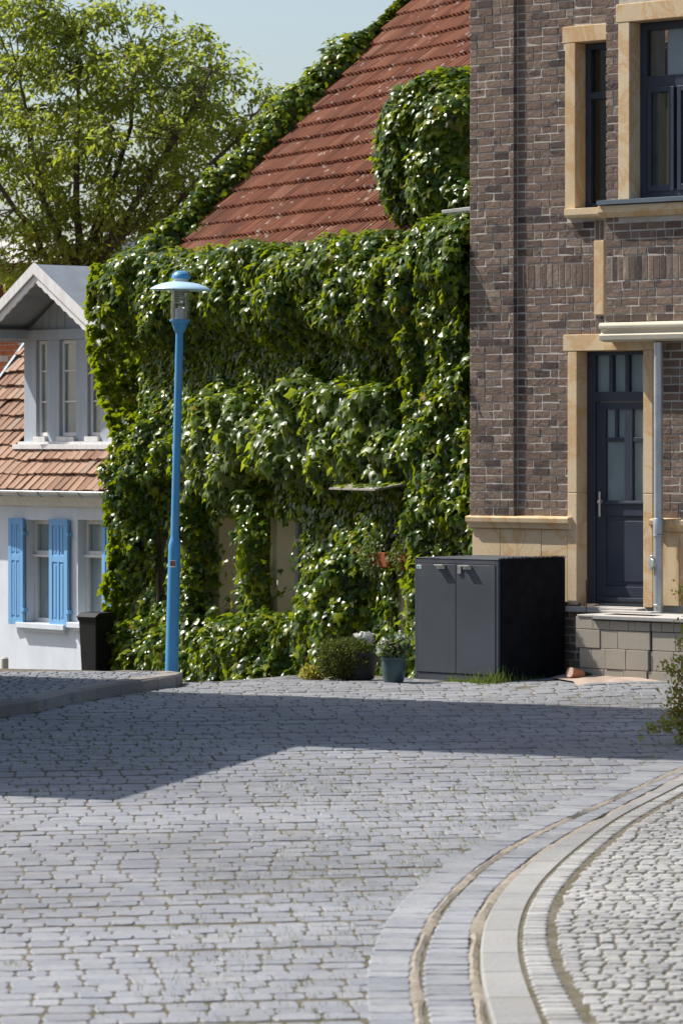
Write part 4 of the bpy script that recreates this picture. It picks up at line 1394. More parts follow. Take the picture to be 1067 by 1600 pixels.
# hanging planters beside the house door
for i, (ua, ub, va, vb, lab, nlf, lmat) in enumerate(((586, 613, 862, 885, 'terracotta trough with trailing plant hanging left of the vine house door post', 900, 'potleaf'), (630, 650, 868, 890, 'half hidden terracotta trough with feathery plant beside the bin shed corner', 600, 'heather'))):
    so_ = .22
    s0, s1 = Vf.S(ua, so_), Vf.S(ub, so_)
    sm_ = (s0 + s1) / 2
    z0, z1 = Vf.Z(vb, ua, so_), Vf.Z(va, ua, so_)
    q = Vf.world(sm_, so_)
    tr = thing('planter', lab, 'planter', (q[0], q[1], z0), -Vf.a, 'terracotta troughs by the vine house door')
    hw = (s1 - s0) / 2
    MB().extrude_x([(-.07, 0), (.07, 0), (.095, z1 - z0), (-.095, z1 - z0)], -hw, hw).build('trough', M['terracotta'], tr, bevel=.008)
    MB().box(-.02, .02, .06, .55, (z1 - z0) * .5, (z1 - z0) * .5 + .02).build('bracket', M['rust'], tr)
    c = np.array([[-.12 if i == 0 else -.05, -.02, (z1 - z0) + (.06 if i == 0 else .08)]])
    Pp = c + rand_dirs(nlf) * (rng.random((nlf, 1)) ** .4) * np.array([[.24, .15, .17 if i == 0 else .2]]) - np.array([[.02, .06, .16]]) * (rng.random((nlf, 1)))
    leaves('plant', Pp, rand_dirs(nlf) + np.array([[-.3, -.5, .6]]), rand_dirs(nlf) + np.array([[0, 0, -.6]]), rng.uniform(.03, .06, nlf), M[lmat], tr, OVAL_V, OVAL_F, 'stuff')

# ================================================================= POTS AND PLANTS ON THE GROUND
def at_base(u, v):
    p = ground(u, v); return p
# feathery shrub in a dark pot
p = at_base(538, 1064)
sb1 = thing('shrub', 'olive green feathery shrub spilling over a dark pot in front of the vine', 'shrub', (p.x, p.y + .3, float(zg(p.x, p.y + .3))))
MB().lathe([(.12, 0), (.16, .02), (.19, .26), (.2, .28), (.17, .28)], 20, (.14, 0, 0)).build('pot', M['darkpot'], sb1, smooth=True)
n = 5200
d = rand_dirs(n)
Pp = np.array([[0, 0, .20]]) + d * (rng.random((n, 1)) ** .25) * np.array([[.29, .24, .21]]) * (1 + .35 * (vnoise(d[:, 0] * 3 + 4, d[:, 2] * 3 + 4, 61)[:, None] - .5))
Pp = Pp[Pp[:, 2] > .01]; n = len(Pp)
leaves('foliage', Pp, rand_dirs(n), norm(Pp - np.array([[0, 0, .1]])) + .5 * rand_dirs(n) + np.array([[0, 0, .3]]), rng.uniform(.025, .055, n), M['heather'], sb1, OVAL_V * np.array([.6, 1, 1]), OVAL_F, 'stuff')
# white hydrangea behind it
p2 = at_base(569, 1063)
hy = thing('hydrangea', 'white hydrangea bloom rising behind the olive green shrub', 'flower', (p2.x, p2.y + .55, float(zg(p2.x, p2.y + .55))))
MB().tube([(0, 0, 0), (.02, 0, .2), (0, 0, .36)], .012, 6).build('stem', M['bark'], hy)
n = 700
d = rand_dirs(n)
Pp = np.array([[0, 0, .415]]) + d * np.array([[.105, .09, .07]]) * rng.uniform(.75, 1.05, (n, 1)) * (1 + .3 * (vnoise(d[:, 0] * 4 + 4, d[:, 2] * 4 + 4, 63)[:, None] - .5))
leaves('bloom', Pp, d + .5 * rand_dirs(n), rand_dirs(n), rng.uniform(.022, .034, n), M['petal'], hy, OVAL_V * np.array([1.6, 1, 1]), OVAL_F, 'stuff')
n = 240
Pp = np.array([[0, 0, .26]]) + rand_dirs(n) * np.array([[.18, .15, .12]])
leaves('foliage', Pp, rand_dirs(n) + np.array([[0, -.3, .6]]), rand_dirs(n) + np.array([[0, 0, -.4]]), rng.uniform(.05, .09, n), M['potleaf'], hy, OVAL_V, OVAL_F, 'stuff')
# glazed pot
p3 = at_base(615, 1067)
gp = thing('flower_pot', 'teal glazed flower pot with white flowering plant left of the bin shed', 'flower pot', (p3.x, p3.y + .12, float(zg(p3.x, p3.y + .12))))
MB().lathe([(.085, 0), (.10, .01), (.118, .10), (.125, .17), (.122, .215), (.132, .222), (.134, .245), (.120, .25), (.11, .235)], 28).build('pot', M['glaze'], gp, smooth=True)
n = 620
Pp = np.array([[0, 0, .33]]) + rand_dirs(n) * (rng.random((n, 1)) ** .5) * np.array([[.17, .16, .13]])
leaves('foliage', Pp, rand_dirs(n) + np.array([[-.2, -.3, .7]]), rand_dirs(n) + np.array([[0, 0, .2]]), rng.uniform(.04, .075, n), M['potleaf'], gp, OVAL_V, OVAL_F, 'stuff')
n = 90
cl = np.array([(-.14, -.06, .36), (-.1, -.08, .40), (.05, -.03, .46), (-.15, -.03, .31), (.1, 0, .43)])[rng.integers(0, 5, n)]
leaves('blossom', cl + rng.normal(0, .016, (n, 3)), rand_dirs(n) + np.array([[0, -.6, .4]]), rand_dirs(n), rng.uniform(.018, .03, n), M['petal'], gp, OVAL_V * np.array([1.5, 1, 1]), OVAL_F, 'stuff')
# dry low plant
p4 = at_base(488, 1063)
dp4 = thing('plant', 'low dried plant with pale tips left of the olive green shrub', 'plant', (p4.x, p4.y + .25, float(zg(p4.x, p4.y + .25))))
n = 420
Pp = np.array([[0, 0, .06]]) + rand_dirs(n) * (rng.random((n, 1)) ** .5) * np.array([[.14, .12, .09]])
leaves('foliage', Pp, rand_dirs(n) + np.array([[0, 0, .6]]), rand_dirs(n) + np.array([[0, 0, .4]]), rng.uniform(.03, .06, n), M['shrubleaf'], dp4, OVAL_V, OVAL_F, 'stuff')

# grass and weeds by the shed
def tuft(n, xs, ys, hs, mat, name, label):
    P = np.stack([xs, ys, zg(xs, ys) - .01], 1)
    o = leaves(name, P, np.stack([rng.normal(size=n), -np.abs(rng.normal(size=n)), .3 * np.ones(n)], 1), np.array([[0, 0, 1.0]]) + .38 * rng.normal(size=(n, 3)), hs, mat, None, BLADE_V * np.array([1.6, 1, 1]), BLADE_F, 'stuff')
    tag(o, label)
    return o
n = 1500
t = rng.random(n) ** 1.2
q0 = Vector(K.world(-.5, .10)); q1 = Vector(K.world(.02, .10)); q2 = Vector(B.world(S(880), .35))
xs = np.where(t < .4, q0.x + (q1.x - q0.x) * t / .4, q1.x + (q2.x - q1.x) * (t - .4) / .6) + rng.normal(0, .07, n)
ys = np.where(t < .4, q0.y + (q1.y - q0.y) * t / .4, q1.y + (q2.y - q1.y) * (t - .4) / .6) - np.abs(rng.normal(0, .06, n))
hs = rng.uniform(.02, .06, n) + .17 * rng.random(n) ** 2.5 * np.clip(2.2 * vnoise(t * 14, t * 0 + 2, 99) - .6, 0, 1) * (t < .62)
tuft(n, xs, ys, hs, M['grass'], 'grass', 'green grass tufts growing along the foot of the bin shed')
# weeds in the paving joints
n = 11000
ys = 16.5 + (rng.random(n) ** .8) * 20.0
xs = rng.uniform(-1, 1, n) * (.0889 * ys + .3)
m = vnoise(xs * .55 + 20, ys * .35, 77) + .35 * vnoise(xs * 2.3, ys * 1.4, 78) > .74
m &= xs < line_a(ys)
xs, ys = xs[m], ys[m]
rep = 4
xs = np.repeat(xs, rep) + rng.normal(0, .014, len(xs) * rep); ys = np.repeat(ys, rep) + rng.normal(0, .01, len(ys) * rep)
tuft(len(xs), xs, ys, rng.uniform(.014, .042, len(xs)), M['drygrass'], 'joint_weeds', 'tiny weeds sprouting from the joints of the cobbled road')
yy_ = rng.uniform(16, 31, 900)
dd_ = rng.integers(0, 3, 900)
xs = np.where(dd_ == 0, kerb_in(yy_) + .01, np.where(dd_ == 1, line_d(yy_), line_a(yy_))) + rng.normal(0, .01, 900)
m = vnoise(yy_ * 1.5, dd_ * 7.0, 88) > .55
xs, yy_ = xs[m], yy_[m]
P = np.stack([xs, yy_, zg(xs, yy_) + .03], 1)
o = leaves('joint_weeds', P, rand_dirs(len(P)), np.array([[0, 0, .8]]) + .5 * rng.normal(size=(len(P), 3)), rng.uniform(.02, .045, len(P)), M['grass'], None, BLADE_V * np.array([2.4, 1, 1]), BLADE_F, 'stuff')
tag(o, 'green weeds along the inner edge of the pale kerb')

# ================================================================= STREET LAMP
p = Vector(((268 - CX) / F * 40.2, 40.2))
lp_ = thing('street_lamp', 'slightly leaning bright blue street lamp with a wide shallow hood', 'street lamp', (p.x, p.y, float(zg(p.x, p.y)) - .02))
lp_.rotation_euler = (0, R(1.35), 0)
k = 40.2 / F
zb0 = lp_.location.z
def lz(v): return (EYE - (v - HV) * k) - zb0
MB().lathe([(.07, 0), (.069, .3), (.064, lz(860)), (.0635, lz(852)), (.058, lz(846)), (.047, lz(841)), (.044, lz(838)), (.041, lz(520))], 28).build('pole', M['blue'], lp_, smooth=True)
st = MB()
za, zb = lz(886), lz(875)
for i in range(6):
    a0, a1 = R(-128 + i * 9), R(-128 + (i + 1) * 9)
    r_ = .0665
    st.quad((r_ * math.cos(a0), r_ * math.sin(a0), za), (r_ * math.cos(a1), r_ * math.sin(a1), za), (r_ * math.cos(a1), r_ * math.sin(a1), zb), (r_ * math.cos(a0), r_ * math.sin(a0), zb))
stk = st.build('sticker', M['label'], lp_)
for nm, b0, b1, mt in ((0, 0.4, 2.4, 'labeldark'), (1, 2.5, 4.2, 'labelred'), (2, 4.3, 5.6, 'labeldark')):
    st = MB(); r_ = .0678
    a0, a1 = R(-128 + b0 * 9), R(-128 + b1 * 9)
    st.quad((r_ * math.cos(a0), r_ * math.sin(a0), za + .012), (r_ * math.cos(a1), r_ * math.sin(a1), za + .012), (r_ * math.cos(a1), r_ * math.sin(a1), zb - .008), (r_ * math.cos(a0), r_ * math.sin(a0), zb - .008))
    st.build('sticker_print', M[mt], stk)
MB().lathe([(.043, lz(520)), (.062, lz(516)), (.075, lz(510)), (.084, lz(506)), (.088, lz(504)), (.108, lz(502)), (.110, lz(499.5)), (.100, lz(499))], 28).build('cup', M['blue'], lp_, smooth=True)
gl = MB()
seg = 28
for i in range(seg):
    a0, a1 = 2 * math.pi * i / seg, 2 * math.pi * (i + 1) / seg
    gl.quad((.097 * math.cos(a0), .097 * math.sin(a0), lz(500)), (.097 * math.cos(a1), .097 * math.sin(a1), lz(500)), (.097 * math.cos(a1), .097 * math.sin(a1), lz(452)), (.097 * math.cos(a0), .097 * math.sin(a0), lz(452)))
gl.build('glass_cylinder', M['glass'], lp_, smooth=True)
rods = MB()
for i in range(4):
    a0 = R(40 + 90 * i)
    rods.tube([(.09 * math.cos(a0), .09 * math.sin(a0), lz(500)), (.09 * math.cos(a0), .09 * math.sin(a0), lz(450))], .0045, 6)
rods.build('rods', M['steel'], lp_)
MB().lathe([(.048, lz(499)), (.048, lz(482)), (.02, lz(481)), (.02, lz(478))], 20).build('bulb_holder', M['lampwhite'], lp_, smooth=True)
lv = MB()
for i in range(6):
    z = lz(474 - i * 3.6)
    lv.lathe([(.030, z), (.066, z + .010), (.066, z + .012), (.030, z + .003)], 20)
lv.build('louvre', M['lampwhite'], lp_, smooth=True)
rim = lz(452.5)
MB().lathe([(.09, rim + .012), (.30, rim - .004), (.325, rim - .002), (.322, rim + .004), (.27, rim + .035), (.20, rim + .062), (.12, rim + .080), (.085, rim + .084)], 48).build('hood', M['hood'], lp_, smooth=True)
zn = rim + .083
MB().lathe([(.078, zn), (.078, zn + .03), (.06, zn + .031)], 24).build('neck', M['lampwhite'], lp_, smooth=True)
MB().lathe([(.088, zn + .030), (.098, zn + .034), (.099, zn + .045), (.090, zn + .075), (.066, zn + .100), (.035, zn + .112), (.005, zn + .115)], 28).build('knob', M['blue'], lp_, smooth=True)

# ================================================================= WHITE HOUSE
H = Frame(165, 50.5, 50)
wh = H.root('house', 'pale blue plastered house with tiled roof, grey dormer and light blue shutters', 'house')
hl, hr = H.S(-86), H.S(225)
zev = H.Z(772, 90, .25)
hw_ = []
for ul in (42, 122):
    s0 = H.S(ul); hw_.append((s0, s0 + .86, H.Z(972, ul), H.Z(812, ul)))
mb = MB()
wall_cells(mb, hl, hr, -1.6, zev + .1, 0, .3, hw_)
mb.build('wall', M['plaster'], wh)
mb = MB()
BH = R(49)
DH = 2.35
mb.v = [(hl, .31, -1.6), (hl, 2 * DH, -1.6), (hl, 2 * DH, zev), (hl, DH, zev + DH * math.tan(BH)), (hl, .31, zev), (hl + .2, .31, -1.6), (hl + .2, 2 * DH, -1.6), (hl + .2, 2 * DH, zev), (hl + .2, DH, zev + DH * math.tan(BH)), (hl + .2, .31, zev)]
mb.f = [(0, 1, 2, 3, 4), (9, 8, 7, 6, 5)] + [(i, (i + 1) % 5, 5 + (i + 1) % 5, 5 + i) for i in range(5)]
mb.build('gable', M['plaster'], wh)
for w in hw_:
    zt2 = w[3] - .45
    glazed(wh, w[0] + .001, w[1] - .001, w[2], w[3], -.16, [((w[0] + w[1]) / 2, .05)], [(zt2, .07)], .06, mat='whitewood', back='curtain', backo=.03)
    MB().box(w[0] - .12, w[1] + .12, -.10, .02, w[2] - .075, w[2] - .002).box(w[0] - .08, w[1] + .08, -.05, .02, w[2] - .12, w[2] - .0755).build('window_sill', M['plaster'], wh, bevel=.006)
    MB().box(w[0] + .01, w[1] - .01, .08, .125, zt2 - .05, zt2 - .015).build('transom_ledge', M['whitewood'], wh, bevel=.004)
def shutter(hinge_s, z0, z1, wid, ang, side):
    """leaf hung at hinge_s; ang from the wall plane, side -1 reaches left"""
    mb = MB()
    rt = Matrix.Rotation(ang, 3, 'Z')
    def bx(x0, x1, y0, y1, za, zb): mb.box(min(x0 * side, x1 * side), max(x0 * side, x1 * side), y0, y1, za, zb, rot=rt)
    h_ = z1 - z0
    fwid = .075
    bx(0, fwid, -.02, .02, 0, h_); bx(wid - fwid, wid, -.02, .02, 0, h_)
    bx(wid / 2 - .02, wid / 2 + .02, -.018, .018, .09, h_ - .09)
    bx(fwid, wid - fwid, -.019, .019, 0, .09); bx(fwid, wid - fwid, -.019, .019, h_ - .09, h_); bx(fwid, wid - fwid, -.0192, .019, h_ * .60, h_ * .60 + .09)
    bx(fwid, wid - fwid, -.008, .008, .09, h_ - .09)
    for za, zb in ((.09, h_ * .6), (h_ * .6 + .09, h_ - .09)):
        for c_ in ((fwid + wid / 2 - .02) / 2, (wid / 2 + .02 + wid - fwid) / 2):
            bx(c_ - .022, c_ + .022, -.016, .012, za + .03, zb - .03)
    o = mb.build('shutter', M['shutter'], wh, bevel=.003)
    o.location = (hinge_s, -.05, z0)
    for f_ in (.14, .86): MB().box(-.03, .03, -.03, .05, h_ * f_ - .025, h_ * f_ + .025).build('hinge', M['shutter'], o)
    return o
w = hw_[0]
shutter(H.S(38, .05), w[2] - .03, w[3] + .02, .32, R(3), -1)
shutter(H.S(107.5, .05), w[2] - .03, w[3] + .02, .42, R(0), -1)
w = hw_[1]
shutter(H.S(191, .05), w[2] - .03, w[3] + .02, .42, R(0), -1)
# eave soffit board, gutter with brackets
MB().extrude_x([(-.02, zev - .18), (-.06, zev - .16), (-.12, zev - .05), (-.26, zev - .03), (-.26, zev + .02), (0, zev + .05)], hl - .05, hr).build('eave_board', M['whitewood'], wh)
ga = np.linspace(math.pi, 2 * math.pi, 9)
MB().extrude_x([(-.33 + .06 * math.cos(a), zev + .035 + .06 * math.sin(a)) for a in ga] + [(-.275, zev + .042), (-.385, zev + .042)], hl - .1, hr).build('gutter', M['zinc'], wh)
s = hl
while s < hr:
    MB().tube([(s, -.02, zev - .02)] + [(s, -.33 + .066 * math.cos(a), zev + .03 + .066 * math.sin(a)) for a in ga[::-1]], .007, 5).build('gutter_bracket', M['zinc'], wh)
    s += .46
# main roof
chh, shh = math.cos(BH), math.sin(BH)
def hroof(s, t, h=0.0): return (s, -.30 + t * chh - h * shh, zev + .03 + t * shh + h * chh)
SLH = (DH + .3) / chh
mb = MB()
mb.quad(hroof(hl - .1, 0, -.03), hroof(hr, 0, -.03), hroof(hr, SLH, -.03), hroof(hl - .1, SLH, -.03))
mb.quad(hroof(hl - .1, 0, -.10), hroof(hl - .1, SLH, -.10), hroof(hr, SLH, -.10), hroof(hr, 0, -.10))
mb.quad(hroof(hl - .1, 0, -.10), hroof(hl - .1, 0, -.03), hroof(hl - .1, SLH, -.03), hroof(hl - .1, SLH, -.10))
mb.quad((hl - .1, DH, zev + .03 + SLH * shh - .03), (hr, DH, zev + .03 + SLH * shh - .03), (hr, 2 * DH + .3, zev), (hl - .1, 2 * DH + .3, zev))
mb.build('roof', M['darkred'], wh)
# dormer geometry: front plane set back from the wall
do_ = -0.27
dsL, dsR = H.S(41, do_), H.S(41, do_) + 2.4
dsC = (dsL + dsR) / 2
dzb, dzt = H.Z(692, 60, do_), H.Z(532, 60, do_)
prof3 = [(0, .010), (.12, .004), (.45, 0), (.80, .004), (.88, .016), (.95, .018), (1.0, .006)]
tw3, tl3 = .175, .27
tm = [pantile('roof_tile', M['oldtile'], tw3, tl3 + .05, prof3, .022, 60 + i) for i in range(6)]
rec = []
for r_ in range(int(SLH / tl3)):
    sag = random.uniform(-.015, .015)
    for c_ in range(int((hr - hl + .1) / tw3)):
        s = hl - .1 + c_ * tw3
        t = r_ * tl3 + random.gauss(0, .010) + sag
        loc = hroof(s, t, .012 * math.sin(s * 2 + r_))
        if dsL - .08 < s + tw3 / 2 < dsR + .1 and loc[1] > -do_ - .13 and loc[2] < dzt + .6: continue
        u, v = H.proj(loc[0], -loc[1], loc[2])
        rec.append((0 if (-15 < u < 185 and 440 < v < 780) else 1, loc, (BH + random.gauss(0, .025), random.gauss(0, .03), random.gauss(0, .02)), random.choice(tm)))
rec.sort(key=lambda r: r[0])
nv = min(300, sum(1 for r in rec if r[0] == 0))
for _, loc, ro, me in rec[:nv]: inst('roof_tile', me, wh, loc, ro)
join('roof_tile', [(me, trs(loc, ro)) for _, loc, ro, me in rec[nv:]], M['oldtile'], wh)
MB().box(hl - .14, hl - .10, -.3, -.29, zev, zev + .05)
mb = MB()
mb.quad(hroof(hl - .13, -.02, -.06), hroof(hl - .13, -.02, .06), hroof(hl - .13, SLH, .06), hroof(hl - .13, SLH, -.06))
mb.quad(hroof(hl - .13, -.02, .06), hroof(hl - .07, -.02, .06), hroof(hl - .07, SLH, .06), hroof(hl - .13, SLH, .06))
mb.build('verge_board', M['greywood'], wh)

# dormer
dy = -do_
dm = MB()
# posts, sill, plate
pw = .11
us = [(41, 60), (77, 96), (122, 140), (160, 178)]
posts = [(H.S(a_, do_), H.S(b_, do_)) for a_, b_ in us if H.S(b_, do_) < dsR]
for a_, b_ in posts: dm.box(a_, b_, dy - .03, dy + .12, dzb + .001, dzt)
dm.box(dsR - .12, dsR, dy - .03, dy + .12, dzb + .001, dzt)
dm.box(dsL - .02, dsR + .02, dy - .05, dy + .13, dzt + .001, dzt + .14)
dm.box(dsL, dsR, dy + .13, dy + .16, dzb, dzt + .14)
# cheeks
mbc = MB().box(dsL, dsL + .05, dy + .121, dy + 2.2, dzb, dzt + .14).box(dsR - .05, dsR, dy + .121, dy + 2.2, dzb, dzt + .14)
dorm = dm.build('dormer', M['greywood'], wh, bevel=.004)
mbc.build('dormer_cheek', M['greywood'], dorm)
ends = [p_[1] for p_ in posts]; starts = [p_[0] for p_ in posts[1:]] + [dsR - .12]
for a_, b_ in zip(ends, starts):
    if b_ - a_ > .1:
        fr = MB()
        z0, z1 = dzb + .09, dzt - .005
        fwd = .05
        fr.box(a_, a_ + fwd, dy + .02, dy + .07, z0, z1).box(b_ - fwd, b_, dy + .02, dy + .07, z0, z1).box(a_ + fwd, b_ - fwd, dy + .021, dy + .07, z0, z0 + fwd).box(a_ + fwd, b_ - fwd, dy + .021, dy + .07, z1 - fwd, z1)
        for f_ in (.36, .68): fr.box(a_ + fwd, b_ - fwd, dy + .03, dy + .06, z0 + (z1 - z0) * f_ - .012, z0 + (z1 - z0) * f_ + .012)
        fo = fr.build('window', M['whitewood'], dorm, bevel=.003)
        MB().box(a_ + fwd * .7, b_ - fwd * .7, dy + .045, dy + .05, z0 + .03, z1 - .03).build('window_pane', M['glass'], dorm)
        MB().box(a_, b_, dy + .06, dy + .065, z0 + .05, z1 - .05).build('window_blind', M['curtain'], dorm)
        MB().box(a_ - .01, b_ + .01, dy - .08, dy + .02, dzb + .02, dzb + .085).build('window_sill', M['whitewood'], dorm, bevel=.004)
MB().box(dsL - .1, dsR + .1, dy - .16, dy - .031, dzb - .085, dzb - .02).build('dormer_flashing', M['whitewood'], dorm, bevel=.004)
MB().box(dsL - .05, dsR + .05, dy - .10, dy - .03, dzb - .0195, dzb + .018).build('dormer_ledge', M['whitewood'], dorm, bevel=.003)
# gable boards in the triangle
pitch = R(31)
hwid = (dsR - dsL) / 2
apex = dzt + .14 + hwid * math.tan(pitch)
nb = 14
for i in range(nb):
    x0 = dsL + (dsR - dsL) * i / nb; x1 = dsL + (dsR - dsL) * (i + 1) / nb - .006
    za = apex - abs(x0 - dsC) * math.tan(pitch); zb = apex - abs(x1 - dsC) * math.tan(pitch)
    mb = MB()
    f0 = dy + .03
    jj = random.uniform(0, .008)
    mb.v = [(x0, f0 + jj, dzt + .141), (x1, f0 + jj, dzt + .141), (x1, f0 + jj, max(zb, dzt + .15)), (x0, f0 + jj, max(za, dzt + .15)), (x0, f0 + .04, dzt + .141), (x1, f0 + .04, dzt + .141), (x1, f0 + .04, max(zb, dzt + .15)), (x0, f0 + .04, max(za, dzt + .15))]
    mb.f = [(0, 1, 2, 3), (7, 6, 5, 4), (0, 4, 5, 1), (1, 5, 6, 2), (2, 6, 7, 3), (3, 7, 4, 0)]
    mb.build('gable_plank', M['greywood'], dorm)
# roof planes of the dormer with overhang, bargeboards
OV = .70
yf, yb = dy - OV, dy + 3.4
rv = apex + .05
ow = hwid + .34
for sgn in (-1, 1):
    a0 = (dsC, rv); a1 = (dsC + sgn * ow, rv - ow * math.tan(pitch))
    nx, nz = math.sin(pitch) * sgn, math.cos(pitch)
    mb = MB()
    pr_ = [(a0[0], a0[1]), (a1[0], a1[1]), (a1[0] + nx * .06, a1[1] + nz * .06), (a0[0], a0[1] + .06 / nz)]
    mb.v = [(x, yf, z) for x, z in pr_] + [(x, yb, z) for x, z in pr_]
    mb.f = [(0, 1, 2, 3), (7, 6, 5, 4), (0, 4, 5, 1), (1, 5, 6, 2), (2, 6, 7, 3), (3, 7, 4, 0)]
    mb.build('dormer_roof', M['roofing'], dorm)
    # bargeboard with a scalloped lower edge
    def rake(d, off):  # d along slope from ridge, off below
        c_, s_ = math.cos(pitch), math.sin(pitch)
        return (dsC + sgn * (d * c_ - off * s_ * 0), rv + .06 / nz - d * s_ - off)
    L_ = ow / math.cos(pitch)
    for (t0, t1, yy0, yy1, nm, mt) in ((-.02, .13, yf - .03, yf - .001, 'bargeboard', 'whitewood'), (.135, .235, yf + .005, yf + .03, 'barge_trim', 'whitewood')):
        mb = MB(); k_ = 22
        for i in range(k_ + 1):
            d = L_ * i / k_
            low = t1 + (.018 * (i % 2) if nm == 'barge_trim' else 0)
            for yv in (yy0, yy1):
                x, z = rake(d, t0); mb.v.append((x, yv, z))
                x, z = rake(d, low); mb.v.append((x, yv, z))
        for i in range(k_):
            b_ = 4 * i
            mb.f += [(b_, b_ + 1, b_ + 5, b_ + 4), (b_ + 2, b_ + 6, b_ + 7, b_ + 3), (b_, b_ + 4, b_ + 6, b_ + 2), (b_ + 1, b_ + 3, b_ + 7, b_ + 5)]
        mb.build(nm, M[mt], dorm)
    # purlin end carrying the overhang
for pa_, pb_, ya_, yb_, za_, zb_ in ((dsL - .06, dsL + .08, yf + .03, dy + .12, dzt + .02, dzt + .14), (dsR - .08, dsR + .06, yf + .03, dy - .0505, dzt + .02, dzt + .14), (dsC - .06, dsC + .06, yf + .03, dy + .12, apex - .10, apex + .04)):
    MB().box(pa_, pb_, ya_, yb_, za_, zb_).build('purlin', M['greywood'], dorm, bevel=.004)

# ================================================================= BIN
p = Vector(((152 - CX) / F * 47.5, 47.5))
zbn = float(zg(p.x, p.y))
ztop = EYE - (957 - HV) / F * 47.5
wb = thing('wheelie_bin', 'black wheeled bin with closed lid against the white house wall', 'bin', (p.x, p.y, zbn), R(-42))
wb.scale = (.62, .62, 1)
hb = ztop - zbn
mb = MB()
mb.v = [(-.2, -.22, .06), (.2, -.22, .06), (.2, .20, .06), (-.2, .20, .06), (-.25, -.27, hb - .07), (.25, -.27, hb - .07), (.25, .25, hb - .07), (-.25, .25, hb - .07)]
mb.f = [(0, 3, 2, 1), (4, 5, 6, 7), (0, 1, 5, 4), (1, 2, 6, 5), (2, 3, 7, 6), (3, 0, 4, 7)]
mb.build('body', M['bin'], wb, bevel=.02)
MB().box(-.27, .27, -.29, .27, hb - .095, hb - .066).build('rim', M['bin'], wb, bevel=.008)
MB().extrude_x([(-.31, hb - .064), (-.31, hb - .045), (-.2, hb), (.15, hb + .005), (.28, hb - .02), (.28, hb - .064)], -.27, .27).build('lid', M['bin'], wb, bevel=.008)
MB().tube([(-.24, .30, hb - .05), (.24, .30, hb - .05)], .016, 8).build('handle', M['bin'], wb, smooth=True)
for sx in (-.22, .22): MB().tube([(sx - .02, .22, .09), (sx + .02, .22, .09)], .09, 16).build('wheel', M['bin'], wb, smooth=True)

# little post at the white house wall
q = Vector(((8 - CX) / F * 50.2, 50.2))
po = MB().lathe([(.05, 0), (.05, EYE - (1029 - HV) / F * 50.2 + 1.2), (.03, EYE - (1028 - HV) / F * 50.2 + 1.21)], 12).build('post', M['concrete'], smooth=True)
po.location = (q.x, q.y, -1.2)
tag(po, 'short grey post in front of the white house wall at the far left', 'post')

# ================================================================= BEHIND: BRICK OUTBUILDING, RED ROOFED HOUSE
O = Frame(-70, 58, 48)
ob = O.root('house', 'orange brick gable wall showing behind the dormer eave at the far left', 'house')
os1 = O.S(75)
ozt = O.Z(512, 20)
MB().box(-2, os1, .010, 3, -2, ozt + .04).build('wall', M['mortar'], ob)
obm = [brick_mesh(70 + i, M['orangebrick']) for i in range(4)]
bl = []
z = O.Z(640, 20)
while z < ozt:
    s = -.6 + random.choice((0, .12))
    while s < os1:
        if random.random() < .93: bl.append((s + .12, 0, z + .04, .228, .066, 0))
        s += .24
    z += .08
place_bricks(ob, O, bl, obm, M['orangebrick'], 120)
mb = MB()
mb.v = [(-2.2, -.3, ozt + .04), (os1 + .2, -.3, ozt + .04), (os1 + .2, 1.6, ozt + .16), (-2.2, 1.6, ozt + .16), (-2.2, 3.4, ozt + .04), (os1 + .2, 3.4, ozt + .04)]
mb.f = [(0, 1, 2, 3), (3, 2, 5, 4), (0, 3, 4), (1, 5, 2), (0, 4, 5, 1)]
mb.build('roof', M['darkred'], ob)

X = Frame(-30, 88, 35)
rh = X.root('house', 'distant house with dark red walls glimpsed through the tree at left', 'house')
xs1 = X.S(120)
xz = X.Z(412, 20); 
MB().box(-1, xs1, 0, 5, -2, xz).build('wall', M['darkred'], rh)
mb = MB(); zt9 = X.Z(392, 20)
mb.v = [(-1.4, -.4, xz), (xs1 + .2, -.4, xz), (xs1 - .4, 2.5, zt9 + .4), (-1.4, 2.5, zt9 + .4), (-1.4, 5.4, xz), (xs1 + .2, 5.4, xz)]
mb.f = [(0, 1, 2, 3), (3, 2, 5, 4), (0, 3, 4), (1, 5, 2), (0, 4, 5, 1)]
mb.build('roof', M['concrete'], rh)

# ================================================================= TREE
TD = 62.0
def wp(u, v, D): return Vector(((u - CX) / F * D, D, EYE - (v - HV) / F * D))
tb = wp(130, 690, TD); tb.z = float(zg(tb.x, TD)) - .3
tr = thing('broadleaf_tree', 'large loose crowned broadleaf tree rising behind the white house and the vine house', 'tree', tuple(tb))
wood = MB()
rd = random.Random(5)
fork = wp(125, 470, TD) - tb
trunk = [Vector((0, 0, 0)), fork * .5 + Vector((.15, 0, 0)), fork]
wood.tube(trunk, [.34, .28, .24], 10)
# crown outline in its own plane, then clusters filled inside it
outline = [(-60, 40), (-20, -10), (60, -25), (130, 10), (200, 0), (260, 25), (320, 55), (365, 100), (415, 130), (462, 158), (455, 205), (420, 250), (385, 290), (350, 330), (290, 360), (230, 400), (150, 430), (60, 440), (-40, 430), (-100, 300), (-110, 150)]
cent = []
tries = 0
while len(cent) < 365 and tries < 60000:
    tries += 1
    u, v = rd.uniform(-110, 465), rd.uniform(-30, 440)
    if not in_poly(u, v, outline): continue
    edge = min(math.hypot(u - a, v - b) for a, b in outline)
    half = min(2.4, .25 + edge / 97 * 1.1)
    Dd = TD + rd.uniform(-half, half)
    c = wp(u, v, Dd) - tb
    if any((c - o_).length < .27 for o_ in cent): continue
    cent.append(c)
